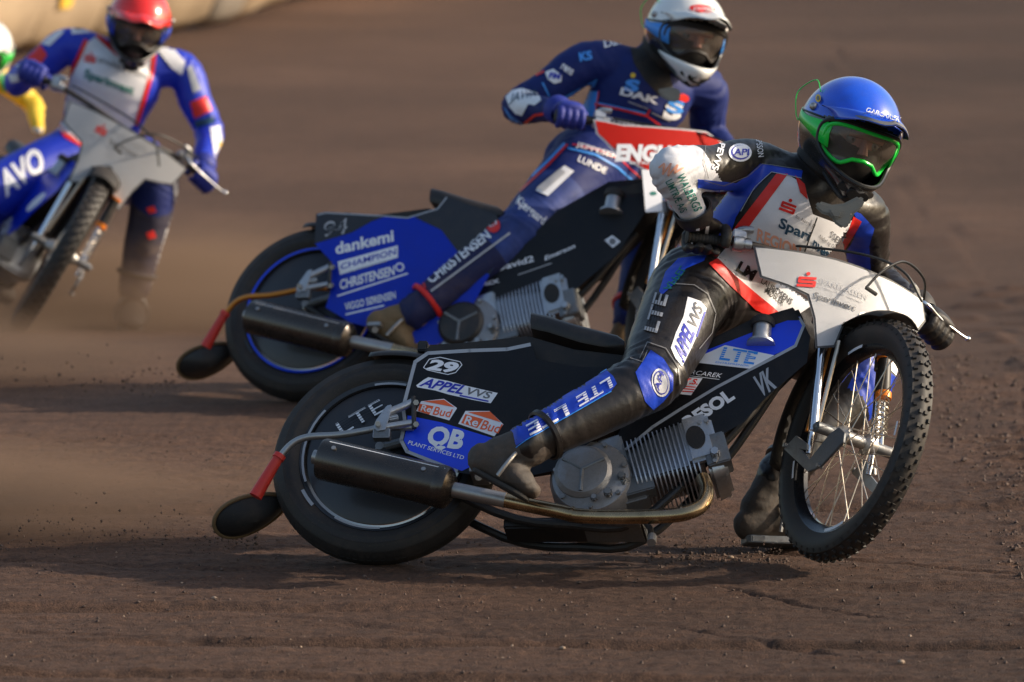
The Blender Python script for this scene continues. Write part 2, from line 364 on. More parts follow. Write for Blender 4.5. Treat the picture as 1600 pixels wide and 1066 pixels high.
def ground_material():
    m = bpy.data.materials.new('shale'); m.use_nodes = True; N = m.node_tree.nodes; L = m.node_tree.links
    b = N['Principled BSDF']; b.inputs['Roughness'].default_value = .88; b.inputs['Specular IOR Level'].default_value = .25
    tc = N.new('ShaderNodeTexCoord')
    def mapping(sx, sy, rot=0.):
        mp = N.new('ShaderNodeMapping'); mp.inputs['Scale'].default_value = (sx, sy, 1); mp.inputs['Rotation'].default_value = (0, 0, rot)
        L.new(tc.outputs['Object'], mp.inputs[0]); return mp.outputs[0]
    def nz(vec, sc, det, rg=.6):
        n = N.new('ShaderNodeTexNoise'); n.inputs['Scale'].default_value = sc; n.inputs['Detail'].default_value = det
        n.inputs['Roughness'].default_value = rg; L.new(vec, n.inputs['Vector']); return n.outputs[0]
    def ramp(f, stops):
        r = N.new('ShaderNodeValToRGB'); e = r.color_ramp.elements
        e[0].position, e[0].color = stops[0][0], (*stops[0][1], 1); e[1].position, e[1].color = stops[-1][0], (*stops[-1][1], 1)
        for p, c in stops[1:-1]:
            q = e.new(p); q.color = (*c, 1)
        L.new(f, r.inputs[0]); return r.outputs[0]
    def mix(a, c, f, mode='MULTIPLY'):
        x = N.new('ShaderNodeMix'); x.data_type = 'RGBA'; x.blend_type = mode; x.inputs[0].default_value = f if isinstance(f, float) else 1
        if not isinstance(f, float): L.new(f, x.inputs[0])
        L.new(a, x.inputs[6])
        if isinstance(c, tuple): x.inputs[7].default_value = (*c, 1)
        else: L.new(c, x.inputs[7])
        return x.outputs[2]
    big = nz(mapping(.25, .55, .1), 1.0, 4)
    col = ramp(big, [(.30, (.080, .045, .031)), (.52, (.100, .056, .0375)), (.72, (.120, .068, .046))])
    streak = nz(mapping(.8, 9, -.03), 1.3, 5, .7)
    col = mix(col, ramp(streak, [(.32, (.62, .60, .59)), (.5, (1, 1, 1)), (.72, (1.30, 1.28, 1.25))]), .55)
    mot = nz(mapping(2.2, 11, -.06), 2.4, 6, .72)
    col = mix(col, ramp(mot, [(.34, (.66, .63, .62)), (.5, (1, 1, 1)), (.68, (1.28, 1.25, 1.22))]), .75)
    fine = nz(mapping(1, 1), 55, 6, .75)
    col = mix(col, ramp(fine, [(.34, (.50, .47, .46)), (.5, (1, 1, 1)), (.66, (1.45, 1.4, 1.35))]), .85)
    grit = nz(mapping(1, 1), 210, 2, .6)
    col = mix(col, ramp(grit, [(.30, (.55, .52, .5)), (.48, (1, 1, 1)), (.68, (1.1, 1.08, 1.05)), (.78, (1.9, 1.8, 1.7))]), .8)
    L.new(col, b.inputs['Base Color'])
    dry = nz(mapping(.5, .28, .3), .9, 3)
    col = mix(col, ramp(dry, [(.42, (.86, .85, .85)), (.56, (1, 1, 1)), (.70, (1.32, 1.32, 1.30))]), .8)
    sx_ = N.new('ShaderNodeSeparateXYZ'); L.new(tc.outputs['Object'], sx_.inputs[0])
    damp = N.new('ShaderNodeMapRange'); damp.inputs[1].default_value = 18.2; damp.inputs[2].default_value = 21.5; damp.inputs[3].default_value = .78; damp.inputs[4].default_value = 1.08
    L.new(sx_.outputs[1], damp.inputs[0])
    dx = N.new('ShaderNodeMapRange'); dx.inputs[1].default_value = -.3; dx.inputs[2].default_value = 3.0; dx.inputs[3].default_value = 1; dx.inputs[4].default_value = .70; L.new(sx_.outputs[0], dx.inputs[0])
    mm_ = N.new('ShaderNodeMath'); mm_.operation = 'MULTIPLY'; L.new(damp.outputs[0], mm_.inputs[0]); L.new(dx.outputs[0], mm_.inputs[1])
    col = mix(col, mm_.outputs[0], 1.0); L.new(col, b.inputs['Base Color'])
    bp = N.new('ShaderNodeBump'); bp.inputs['Strength'].default_value = .8; bp.inputs['Distance'].default_value = .008
    ad = N.new('ShaderNodeMath'); ad.operation = 'ADD'; L.new(fine, ad.inputs[0]); L.new(grit, ad.inputs[1])
    L.new(ad.outputs[0], bp.inputs['Height']); L.new(bp.outputs[0], b.inputs['Normal'])
    return m
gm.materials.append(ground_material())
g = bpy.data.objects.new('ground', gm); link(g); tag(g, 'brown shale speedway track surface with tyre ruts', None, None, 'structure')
# loose shale clods and grit, uncountable
cl = MB(); shale_clod = mat('shale_clod', (.085, .056, .044), .9, var=.4, vscale=30)
def clods(mb, n, f, smin, smax, m):
    for _ in range(n):
        x, y = f(); s = smin+(smax-smin)*random.random()**4
        z = float(ground_z(x, y)); q = [nrm(rng.normal(size=3))*s*(.7+.6*random.random()) for _ in range(6)]
        c = np.array([x, y, z+s*.25]); a = s
        V = [(a, 0, 0), (-a, 0, 0), (0, a, 0), (0, -a, 0), (0, 0, a*.8), (0, 0, -a*.8)]
        V = [c+np.array(p)*(.6+.8*random.random())+q[k]*.25 for k, p in enumerate(V)]
        mb.add(V, [(0, 2, 4), (2, 1, 4), (1, 3, 4), (3, 0, 4), (2, 0, 5), (1, 2, 5), (3, 1, 5), (0, 3, 5)], m)
clods(cl, 7000, lambda: (random.uniform(-1.9, 2.0), 17+6*random.random()**1.3), .0016, .0065, shale_clod)
clods(cl, 2600, lambda: (1.45+abs(random.gauss(0, .35)), 17.5+8*random.random()), .002, .012, shale_clod)
clods(cl, 500, lambda: (.62+random.gauss(0, .16), 19.75+random.gauss(0, .22)), .002, .009, shale_clod)
clods(cl, 170, lambda: (random.uniform(-1.9, 2.0), 17+5*random.random()), .002, .006, M['stone'])
co = cl.build('loose_shale', kind='stuff'); co['label'] = 'loose brown shale crumbs and grit scattered over the track'
for k, (px, py, s) in enumerate(((335, 935, .006), (1142, 871, .007), (1408, 1038, .008), (879, 1018, .006))):
    D = CAM_H/(-ray(px, py)[2]); p = U(px, py, D)
    mb = MB(); mb.ball((0, 0, 0), (s*1.3, s, s*.7), M['stone'], 5); me = mb.mesh('pebble')
    for v in me.vertices: v.co *= .8+.4*random.random()
    o = bpy.data.objects.new('pebble', me); link(o); o.location = (p[0], p[1], float(ground_z(p[0], p[1]))+s*.4)
    lb = ['pale pebble on the shale below the rear wheel of the nearest motorcycle', 'pale pebble beside the left boot of the blue helmeted rider', 'pale pebble at the lower right edge of the track', 'pale pebble on the bottom middle foreground of the track'][k]
    tag(o, lb, 'pebble', 'pale pebbles on the shale')
# ------------------------------------------------------------------ far air fence with printed panels
def air_fence():
    root = empty('air_fence', Matrix.Translation((-6, 46, 0)), 'cream padded air fence with yellow printing along the outer edge of the track', 'fence')
    cream = mat('fence_cream', (.40, .30, .20), .6, var=.25, vscale=1.2, dirt=.3, dscale=2)
    cy = mat('fence_yellow', (.72, .42, .04), .6, var=.2, vscale=2); gr = mat('fence_grey', (.30, .26, .22), .6)
    lg = mat('fence_green', (.30, .48, .24), .6)
    # base line of the fence follows the bend: picture (x, y) at ground level
    pts = [(-420, 165), (-260, 135), (-100, 108), (20, 88), (120, 72), (215, 60), (300, 48), (350, 42), (400, 20), (450, 4), (530, -12), (680, -36), (820, -45), (1000, -80), (1300, -120)]
    W = []
    for px, py in pts:
        D = CAM_H/(-ray(px, py)[2]); W.append(U(px, py, D))
    for k in range(len(W)-1):
        a, b = W[k].copy(), W[k+1].copy(); a[2] = b[2] = 0
        d = nrm(b-a); n = np.array([d[1], -d[0], 0]); Ls = np.linalg.norm(b-a)
        V = []; Fs = []; R = 12
        for q, t in enumerate(np.linspace(.004, .996, 14)):
            e = 1-abs(2*t-1)**6
            for r in range(R):
                an = 2*math.pi*r/R; rad = .26+.05*e
                V.append(a+d*Ls*t+n*(rad*math.cos(an))+np.array([0, 0, .62+(.60)*math.sin(an)*(.93+.07*e)])-np.array([-6, 46, 0]))
        for q in range(13):
            Fs += [(q*R+r, q*R+(r+1) % R, (q+1)*R+(r+1) % R, (q+1)*R+r) for r in range(R)]
        Fs += [tuple(range(R)), tuple(range(13*R, 14*R))]
        mb = MB(); mb.add(V, Fs, gr if k == 6 else cream); mb.build('fence_segment', root, ang=60)
        # printed blocks
        for (t0, t1, z0, z1, mm) in ((.12, .3, .35, .9, cy), (.72, .86, .5, .95, cy), (.45, .52, .7, .9, lg)):
            if k in (1, 3, 4, 7, 8): 
                mb = MB(); Vq = []
                for t in np.linspace(t0, t1, 4):
                    for an in np.linspace(-.5, .5, 5)*(z1-z0)*2+(z0+z1-1.24)*1.0:
                        rad = .325
                        Vq.append(a+d*Ls*t+n*(rad*math.cos(an))+np.array([0, 0, .62+.61*math.sin(an)])-np.array([-6, 46, 0]))
                mb.add(Vq, [(c*5+r, c*5+r+1, c*5+r+6, c*5+r+5) for c in range(3) for r in range(4)], mm); mb.build('printed_block', root)
air_fence()
# ------------------------------------------------------------------ motorcycles
RR, RT, RF, FT = .335, .05, .365, .036; RAKE = -.0172; OFF = .0516
class Pose:
    def __init__(s, Ox, Oy, yaw, lean, steer, L, pit, zo=0.):
        cy_, sy_ = math.cos(yaw), math.sin(yaw); Rz = np.array([[cy_, -sy_, 0], [sy_, cy_, 0], [0, 0, 1]])
        cp, sp = math.cos(pit), math.sin(pit); Ry = np.array([[cp, 0, sp], [0, 1, 0], [-sp, 0, cp]])
        ca, sa = math.cos(-lean), math.sin(-lean); Rx = np.array([[1, 0, 0], [0, ca, -sa], [0, sa, ca]])
        s.M = Rz@Ry@Rx; s.L = L
        zr = (RR-RT)*abs(s.M[2, 2])+RT; s.a = np.array([Ox, Oy, zr+zo])
        ax = np.array([-math.sin(RAKE), 0, math.cos(RAKE)]); K = np.array([[0, -ax[2], ax[1]], [ax[2], 0, -ax[0]], [-ax[1], ax[0], 0]])
        s.R = np.eye(3)+math.sin(steer)*K+(1-math.cos(steer))*K@K
        s.a0 = np.array([L-OFF, 0, .03]); s.fc = s.a0+s.R@np.array([OFF, 0, 0])
        s.en = s.R@np.array([math.cos(RAKE), 0, math.sin(RAKE)]); s.ey = s.R@np.array([0, 1., 0]); s.eu = s.R@ax
    def w(s, l): return s.a+s.M@np.asarray(l, float)
    def matrix(s):
        m = Matrix([list(r) for r in s.M]).to_4x4(); m.translation = Vector(s.a); return m
    def S(s, px, py, y=0.):            # picture point -> local point on the plane y
        n = s.M[:, 1]; o = s.a+n*y; v = ray(px, py); t = ((o-VC)@n)/(v@n); return s.M.T@(VC+v*t-s.a)
    def fk(s, n, y, u): return s.a0+s.en*n+s.ey*y+s.eu*u
    def N(s, px, py, n=0.):            # picture point -> (y, u) on the fork plane n
        EN = s.M@s.en; o = s.w(s.fk(n, 0, 0)); v = ray(px, py); t = ((o-VC)@EN)/(v@EN); q = VC+v*t-s.w(s.a0)
        return float(q@(s.M@s.ey)), float(q@(s.M@s.eu))
    def depth(s, l): return float((s.w(l)-VC)@VF)
P1 = Pose(-0.373, 19.806, -0.1638, 0.6025, -0.8811, 1.4104, -0.0313)
P2 = Pose(-0.7058, 24.0906, -.3325, .5247, -.74, 1.4104, -.0560)
P3 = Pose(-2.41, 28.8, math.radians(-66), math.radians(32), math.radians(-18), 1.4104, 0, -.11)
P4 = Pose(-4.15, 31.2, math.radians(-60), math.radians(30), math.radians(-25), 1.4104, 0, -.10)
def S1(px, py, y): return P1.S(px, py, y)
def wheel(root, name, R, tr, P_mat, c, hub_r, nsp, m_tyre, m_rim, front, cover=None):
    """P_mat: 3x3 local rotation of the wheel (axis = local y), c: centre in bike space"""
    wo = bpy.data.objects.new(name, None); link(wo, root)
    mm = Matrix([list(r) for r in P_mat]).to_4x4(); mm.translation = Vector(c); wo.matrix_local = mm
    t = MB(); w_ = .041 if front else .056
    rb = R-2*tr-.008 if front else R-.094
    prof = [(rb, -w_*.55), (rb+.012, -w_*.72), (R-tr*1.25, -w_*.98), (R-tr*.75, -w_), (R-tr*.35, -w_*.86), (R-.010, -w_*.62), (R-.003, -w_*.3), (R, 0)]
    if not front: prof = prof[:3]+[(R-tr*1.05, -w_*1.0), (R-tr*1.0, -w_*.965), (R-tr*.75, -w_*1.0)]+[(R-tr*.70, -w_*.955)]+prof[4:]
    prof = prof+[(r, -h) for r, h in reversed(prof[:-1])]
    t.lathe(prof, m_tyre, n=120 if front else 96); t.build('tyre', wo, ang=50)
    # tread lugs: real blocks, joined
    k = MB()
    if front:
        for q in range(112):
            a = 2*math.pi*q/112
            for (yy, rr_, tilt, wd) in (((-.008, R-.002, 0, .011), (.010, R-.002, 0, .011)) if q % 2 else ((-.024, R-.008, -.5, .011), (.024, R-.008, .5, .011))):
                e = np.array([math.cos(a), 0, math.sin(a)]); tg = np.array([-math.sin(a), 0, math.cos(a)])
                up = nrm(e*math.cos(tilt)+np.array([0, math.sin(tilt), 0])); sd_ = np.cross(tg, up)
                k.box(e*rr_+np.array([0, yy, 0])+up*.002, (.0105, wd, .009), m_tyre, np.stack([tg, sd_, up], 1))
            if q % 2:
                for s_ in (-1, 1):
                    e = np.array([math.cos(a), 0, math.sin(a)]); tg = np.array([-math.sin(a), 0, math.cos(a)])
                    up = nrm(e*.45+np.array([0, s_*.9, 0])); k.box(e*(R-.022)+np.array([0, s_*.036, 0]), (.011, .010, .008), m_tyre, np.stack([tg, np.cross(tg, up), up], 1))
    else:
        for q in range(100):
            a = 2*math.pi*q/100; e = np.array([math.cos(a), 0, math.sin(a)]); tg = np.array([-math.sin(a), 0, math.cos(a)])
            for yy, tl in ((0, 0), (-.031, -.45), (.031, .45)):
                up = nrm(e*math.cos(tl)+np.array([0, math.sin(tl), 0])); k.box(e*(R-.005-abs(yy)*.25)+np.array([0, yy, 0]), (.0135, .022, .008), m_tyre, np.stack([tg, np.cross(tg, up), up], 1))
    k.build('tread_blocks', wo, bevel=0, kind='stuff')
    rm = MB(); rw = .022 if front else .036
    rm.lathe([(rb-.004, -rw), (rb+.008, -rw-.004), (rb+.010, -rw), (rb-.006, -rw*.7), (rb-.018, -rw*.35), (rb-.018, rw*.35), (rb-.006, rw*.7), (rb+.010, rw), (rb+.008, rw+.004), (rb-.004, rw), (rb-.024, rw*.3), (rb-.024, -rw*.3)], m_rim, n=96); rm.build('rim', wo, ang=30)
    h = MB()
    h.lathe([(.012, -.075), (.018, -.072), (hub_r, -.045), (hub_r, -.036), (hub_r*.6, -.028), (hub_r*.6, .028), (hub_r, .036), (hub_r, .045), (.018, .072), (.012, .075)], M['steel'], n=28, closed=False, cap=True); h.build('hub', wo, ang=30)
    if nsp:
        me = None
        for q in range(nsp):
            a = 2*math.pi*q/nsp; s_ = 1 if q % 2 else -1; off = (.62 if (q//2) % 2 else -.62)
            p0 = np.array([hub_r*.95*math.cos(a+off*1.6), s_*.040, hub_r*.95*math.sin(a+off*1.6)]); p1 = np.array([(rb-.022)*math.cos(a), s_*.006, (rb-.022)*math.sin(a)])
            b = MB(); b.tube([p0, p1], .0019, M['spoke'], n=6); b.build('spoke', wo)
    if cover: cover(wo)
    return wo
def arc_strip(r0, r1, a0, a1, y, n=10):
    A = [(r0*math.cos(a), y, r0*math.sin(a)) for a in np.linspace(a0, a1, n)]; B = [(r1*math.cos(a), y, r1*math.sin(a)) for a in np.linspace(a0, a1, n)]
    return A+B, [(i, i+1, n+i+1, n+i) for i in range(n-1)]
def make_motorcycle(P, c):
    root = empty('speedway_motorcycle', P.matrix(), c['label'], 'motorcycle', 'racing motorcycles')
    V3 = lambda pts, y: [S1(a, b, y) for a, b in pts]
    dark = M['black_plastic']
    # rear wheel with solid side cover
    def cover(wo):
        m = MB(); m.lathe([(.0, -.072), (.05, -.070), (.14, -.052), (.222, -.038), (.228, -.034), (.222, -.030), (.0, -.030)], c['cover_mat'], n=72, closed=False); m.build('wheel_cover', wo, ang=25)
        s_ = MB()
        for a0, a1, r0, r1, yy in ((2.45, 3.5, .236, .243, -.0395), (4.15, 4.75, .236, .243, -.0395), (1.35, 1.75, .236, .243, -.0395), (3.62, 3.86, .252, .262, -.0535)):  # rim reflections painted as flat arcs, plus one streak on the tyre wall
            s_ = MB(); s_.add(*arc_strip(r0, r1, a0, a1, yy), c['ring_mat']); s_.build('rim_glint_marking', wo)
        if c['full_ring']:
            s_ = MB(); s_.lathe([(.238, -.043), (.246, -.043), (.246, -.039), (.238, -.039)], M['rim_blue'], n=96); s_.build('rim_edge', wo)
        if c.get('cover_text'): c['cover_text'](wo)
    wheel(root, 'rear_wheel', RR, RT, np.eye(3), (0, 0, 0), .04, 0, M['rubber'], c['rim_mat'], False, cover)
    # front wheel
    wheel(root, 'front_wheel', RF, FT, P.R, P.fc, .032, 32, M['rubber_front'], M['rim_black'], True,
          lambda wo: [MB().add(*arc_strip(.279, .288, a0, a1, -.0315), M['white_print']).build('tyre_print', wo) for a0, a1 in ((1.35, 1.62), (4.4, 4.75), (3.0, 3.2), (5.9, 6.05))])
    fk = P.fk
    # fork legs, links, mudguard, shocks
    for s_ in (-1, 1):
        f = MB(); y = .105*s_
        f.tube([fk(.005, y, .56), fk(.0, y, .30)], .017, M['chrome'], n=16); f.tube([fk(0, y, .31), fk(-.012, y, .02)], .0145, M['chrome'], n=16)
        f.tube([fk(.0, y, .33), fk(0, y, .29)], .021, M['alu_dark'], n=16)
        f.tube([fk(-.012, y, .05), fk(-.03, y, -.045)], .009, M['chrome'], n=12); f.build('fork_leg', root)
        f = MB(); pts = [(1226, 702), (1245, 681), (1262, 694), (1262, 704), (1252, 702), (1266, 719), (1298, 678), (1312, 668), (1321, 676), (1319, 691), (1283, 730), (1264, 738)]
        L_ = []
        for a_, b_ in pts:     # outline measured on the near link plate
            EY = P1.M@P1.ey; o = P1.w(P1.fk(0, -.118, 0)); v = ray(a_, b_); t = ((o-VC)@EY)/(v@EY); q = VC+v*t-P1.w(P1.a0)
            L_.append((float(q@(P1.M@P1.en)), float(q@(P1.M@P1.eu))))
        f.prism([fk(n_, s_*.122, u_) for n_, u_ in L_], [fk(n_, s_*.114, u_) for n_, u_ in L_], M['alu_dark'] if s_ < 0 else M['steel'])
        hn, hu = OFF*math.cos(RAKE), -OFF*math.sin(RAKE)*0
        f.tube([P.fc+P.ey*s_*.06, P.fc+P.ey*s_*.135], .017, M['alu_dark'], n=16); f.tube([P.fc+P.ey*s_*.13, P.fc+P.ey*s_*.142], .009, M['steel'], n=6)
        for n_, u_ in (L_[0], L_[10]):
            f.tube([fk(n_*.92, s_*.11, u_+.006), fk(n_*.92, s_*.13, u_+.006)], .008, M['steel'], n=6)
        f.build('fork_link', root, bevel=.0015)
        if s_ < 0: continue
        b = MB(); b.tube([fk(.05, s_*.085, .30), fk(.055, s_*.085, .17)], .020, M['black_plastic'], n=14)
        b.tube([fk(.05, s_*.085, .305), fk(.05, s_*.085, .295)], .024, M['orange_part'], n=14); b.tube([fk(.055, s_*.085, .185), fk(.055, s_*.085, .165)], .024, M['orange_part'], n=14)
        hel = [fk(.055+.017*math.cos(t), s_*.085+.017*math.sin(t), .165-.13*t/50) for t in np.linspace(0, 50, 110)]
        b.tube(hel, .003, M['spoke'], n=5); b.tube([fk(.055, s_*.085, .17), fk(.06, s_*.085, .01)], .007, M['chrome'], n=8); b.build('shock_absorber', root)
    b = MB(); b.tube([fk(-.02, -.06, .33), fk(-.055, -.10, .04)], .006, M['copper'], n=8); b.tube([fk(.04, -.07, .31), fk(-.01, -.09, .05)], .0065, M['spoke'], n=8); b.build('fork_stay', root)
    # yokes and head stock
    b = MB(); b.box(fk(-.02, 0, .555), (.05, .25, .03), M['alu'], np.stack([P.en, P.ey, P.eu], 1)); b.box(fk(-.01, 0, .395), (.05, .25, .028), M['alu_dark'], np.stack([P.en, P.ey, P.eu], 1))
    b.tube([fk(-.05, 0, .36), fk(-.05, 0, .58)], .028, M['alu_dark'], n=16); b.build('yoke', root, bevel=.003)
    # mudguard over the front wheel
    V = []; F_ = []; n1 = 26
    for q, a in enumerate(np.linspace(math.radians(55), math.radians(172), n1)):
        for r in range(9):
            y = -.068+.136*r/8; rad = RF+.028-.030*(abs(y)/.068)**2.2
            l = np.array([rad*math.cos(a), y, rad*math.sin(a)]); V.append(P.fc+P.R@l)
    F_ = [(q*9+r, q*9+r+1, q*9+r+10, q*9+r+9) for q in range(n1-1) for r in range(8)]
    m = MB(); m.add(V, F_, M['black_matte']); o = m.build('front_mudguard', root, ang=60); md = o.modifiers.new('thick', 'SOLIDIFY'); md.thickness = .003
    # handlebar, grips, levers
    HB = lambda n, y, u: fk(n, y, u)
    b = MB(); b.tube([HB(-.14, -.50, .585), HB(-.09, -.32, .60), HB(-.04, -.13, .585), HB(-.03, 0, .575), HB(-.04, .13, .58), HB(-.09, .25, .59), HB(-.14, .39, .565)], .0115, M['black_plastic'], n=12, smooth=5); b.build('handlebar', root)
    for s_ in (-1, 1):
        g_ = MB(); d = nrm(HB(-.14, -.50 if s_ < 0 else .39, .585 if s_ < 0 else .565)-HB(-.09, -.32 if s_ < 0 else .25, .60)); p0 = HB(-.14, -.50 if s_ < 0 else .39, .585 if s_ < 0 else .565); 
        pr = []
        for q in range(12): pr += [(.0165, -.125+q*.0105), (.0150, -.120+q*.0105)]
        g_.lathe(pr+[(.021, .002), (.021, .006), (.010, .008)], M['grip_rubber'], c=p0, axis=d, n=18, closed=False, cap=True); g_.build('grip', root, ang=20)
        h = MB(); q0 = p0-d*.145
        h.tube([q0-d*.02, q0+d*.012], .026, M['alu'], n=16); h.tube([q0-d*.045, q0-d*.02], .020, M['alu'], n=16)
        up = P.eu; fo = P.en
        h.tube([q0+up*.012, q0+up*.035+fo*.02, q0+up*.036+fo*.03-d*.035], .011, M['alu'], n=12, smooth=3)
        h.box(q0+up*.02+fo*.015, (.04, .028, .028), M['alu'], np.stack([d, np.cross(P.eu, d), P.eu], 1)); h.build('lever_clamp', root, bevel=.003)
        if s_ > 0: h = MB(); h.tube([q0+fo*.03+up*.008, q0+fo*.055+d*.03, q0+fo*.05+d*.10+up*.004, q0+fo*.060+d*.195+up*.012, q0+fo*.064+d*.225+up*.018], .005, M['chrome'], n=10, smooth=4, rs=[.007, .005, .0045, .0045]); h.ball(q0+fo*.064+d*.228+up*.019, .0085, M['chrome'], 8); h.build('lever', root)
    b = MB(); b.tube([HB(-.10, -.30, .63), HB(-.07, -.22, .63), HB(.05, -.02, .615), HB(.095, .10, .58), HB(.10, .17, .50)], .0042, M['cable'], n=8, smooth=7)
    b.tube([HB(-.10, .30, .63), HB(.02, .22, .63), HB(.10, .10, .61), HB(.11, .02, .545), HB(.105, -.03, .475)], .0040, M['cable'], n=8, smooth=7); b.tube([HB(.105, -.03, .475), HB(.10, .01, .468)], .006, M['cable'], n=8); b.build('cable', root)
    # number plate across the handlebar
    PL = c['plate']
    def pm(y, u, lv, inset=0): n_ = .046-.60*y*y+lv*.0012; return fk(n_, y, u)
    lay('plate_edge', [('p', [(y*1.0, u) for y, u in PL], c['plate_edge'], 0)], lambda y, u, lv: Vector(pm(y, u, -2.6)), root, step=.05, thick=.003, maxjump=9)
    cyp, cup = np.mean([p[0] for p in PL]), .46
    sh = 1-c.get('edge_w', .028)
    inner = []
    n_ = len(PL)
    for q in range(n_):
        a_, b_, c_ = np.array(PL[q-1]), np.array(PL[q]), np.array(PL[(q+1) % n_])
        d1, d2 = nrm(b_-a_), nrm(c_-b_); nn = nrm(np.array([-d1[1], d1[0]])+np.array([-d2[1], d2[0]])); inner.append(tuple(b_-nn*c['edge_in']*c.get('wind', -1)))
    lay('number_plate', [('p', inner, c['plate_mat'], 0)], lambda y, u, lv: Vector(pm(y, u, -.6)), root, step=.05, thick=.002, maxjump=9)
    if c['plate_art']:
        P_ = c['plate_src']
        lay('plate_lettering', c['plate_art'], lambda x, y, lv: Vector(pm(*P_.N(x, y, .042), 1+lv*.5)), root, step=8)
    # side panels
    def ybend(x, z, y0=-.135): return y0+.16*max(0, z-.16)**1.3+.05*max(0, -.02-z)
    def on_panel(Pz, y0=-.135):
        def f(px, py, lv):
            l = Pz.S(px, py, y0); l = Pz.S(px, py, ybend(l[0], l[2], y0)); l = np.array([l[0], ybend(l[0], l[2], y0)-.002-.0009*lv, l[2]]); return Vector(l)
        return f
    c['decals'](root, P, on_panel, c)
    # seat
    V = []; st = [(838, 534, 505), (850, 537, 508), (865, 540, 511), (890, 548, 519), (915, 556, 526), (945, 562, 534), (972, 566, 541), (984, 566, 551)]
    m = MB(); rows = []
    for (px, pyb, pyt) in st:
        b0 = S1(px, pyb, 0); t0 = S1(px, pyt, 0); row = []
        for (yy, f) in ((-.115, 0), (-.125, .25), (-.12, .7), (-.105, .93), (-.07, 1.03), (0, 1.06), (.07, 1.03), (.105, .93), (.12, .7), (.125, .25), (.115, 0)):
            row.append(b0+(t0-b0)*f*(1.0)+np.array([0, yy*c.get('seat_w', .9), -.012]))
        rows.append(row)
    V = [p for r in rows for p in r]; K = 11
    F_ = [(a*K+b, a*K+b+1, (a+1)*K+b+1, (a+1)*K+b) for a in range(len(rows)-1) for b in range(K-1)]+[tuple(range(K)), tuple(range((len(rows)-1)*K, len(rows)*K))]+[(a*K, (a+1)*K, (a+2)*K-1, (a+1)*K-1) for a in range(len(rows)-1)]
    m.add(V, F_, M['black_plastic']); m.build('seat', root, ang=50)
    # rear body on the far side and tail: a real shell under the seat
    out = [S1(a, b, 0) for a, b in ((670, 553), (735, 549), (828, 539), (900, 560), (985, 570), (1000, 610), (900, 700), (800, 715), (700, 700), (640, 660))]
    m = MB(); m.prism([np.array([p[0]+.01, -.10, p[2]-.02]) for p in out], [np.array([p[0]+.01, .11, p[2]-.02]) for p in out], M['black_matte']); m.build('rear_body', root, bevel=.01)
    out = [S1(a, b, 0) for a, b in ((1080, 560), (1180, 512), (1250, 492), (1262, 515), (1240, 560), (1160, 640), (1100, 670), (1010, 690), (960, 680), (980, 600))]
    m = MB(); m.prism([np.array([p[0], -.085, p[2]-.012]) for p in out], [np.array([p[0], .085, p[2]-.012]) for p in out], M['black_matte']); m.build('tank_body', root, bevel=.012)
    # fuel cap
    m = MB(); cp = S1(1189, 538, -.098); tp = S1(1193, 498, -.088); ax = nrm(tp-cp)
    m.lathe([(.042, -.004), (.042, .003), (.036, .006), (.030, .008)], M['alu'], c=cp, axis=ax, n=28, closed=False, cap=True)
    m.lathe([(.029, .0), (.027, .07)], M['alu'], c=cp, axis=ax, n=24, closed=False, cap=True)
    m.lathe([(.034, .062), (.036, .068), (.036, .082), (.031, .088)], M['grip_rubber'], c=cp, axis=ax, n=24, closed=False, cap=True); m.build('fuel_cap', root, ang=30)
    # frame: cradle, subframe, swing arms
    m = MB()
    for s_ in (-1, 1):
        m.tube([(0, s_*.085, 0), S1(700, 700, 0)*[1, 0, 1]+[0, s_*.09, 0], S1(860, 690, 0)*[1, 0, 1]+[0, s_*.08, 0], S1(1000, 640, 0)*[1, 0, 1]+[0, s_*.06, 0], S1(1225, 560, 0)*[1, 0, 1]], .014, M['alu_dark'], n=10, smooth=4)
        m.tube([(0, s_*.085, -.005), S1(780, 820, 0)*[1, 0, 1]+[0, s_*.08, 0], S1(900, 838, 0)*[1, 0, 1]+[0, s_*.07, 0], S1(1000, 830, 0)*[1, 0, 1]+[0, s_*.06, 0], S1(1120, 720, 0)*[1, 0, 1]+[0, s_*.05, 0], S1(1230, 580, 0)*[1, 0, 1]], .013, dark, n=10, smooth=4)
    m.tube([(.0, -.1, 0), (.0, .1, 0)], .013, M['steel'], n=12); m.build('frame', root)
    m = MB(); m.tube([S1(1005, 812, -.10), S1(1016, 826, -.16), S1(1019, 845, -.2)], .009, dark, n=10); m.tube([S1(1019, 838, -.2), S1(1018, 848, -.22)], .013, M['steel'], n=10); m.build('foot_lever', root)
    m = MB(); m.box(S1(870, 828, -.02), (.30, .10, .035), dark); m.box(S1(960, 822, -.03), (.18, .12, .05), M['alu_dark']); m.build('under_tray', root, bevel=.006)
    m = MB(); m.tube([S1(745, 742, -.12), S1(748, 745, -.20)], .012, M['steel'], n=12); m.box(S1(750, 744, -.17), (.05, .09, .014), M['steel']); m.build('foot_peg', root, bevel=.002)
    # rear fender
    m = MB(); A = []
    for a in np.linspace(math.radians(100), math.radians(48), 14):
        for y in np.linspace(-.075, .075, 7): A.append(((RR+.022)*math.cos(a), y, (RR+.022-.04*(abs(y)/.075)**3)*math.sin(a)))
    m.add(A, [(q*7+r, q*7+r+1, q*7+r+8, q*7+r+7) for q in range(13) for r in range(6)], M['black_plastic']); o = m.build('rear_fender', root, ang=60); md = o.modifiers.new('thick', 'SOLIDIFY'); md.thickness = .003
    # engine
    e = MB(); cc = S1(925, 752, -.09)
    e.lathe([(.02, -.045), (.075, -.043), (.112, -.032), (.122, -.015), (.124, .18), (.10, .20)], M['engine_case'], c=cc, axis=(0, 1, 0), n=40, closed=False, cap=True)
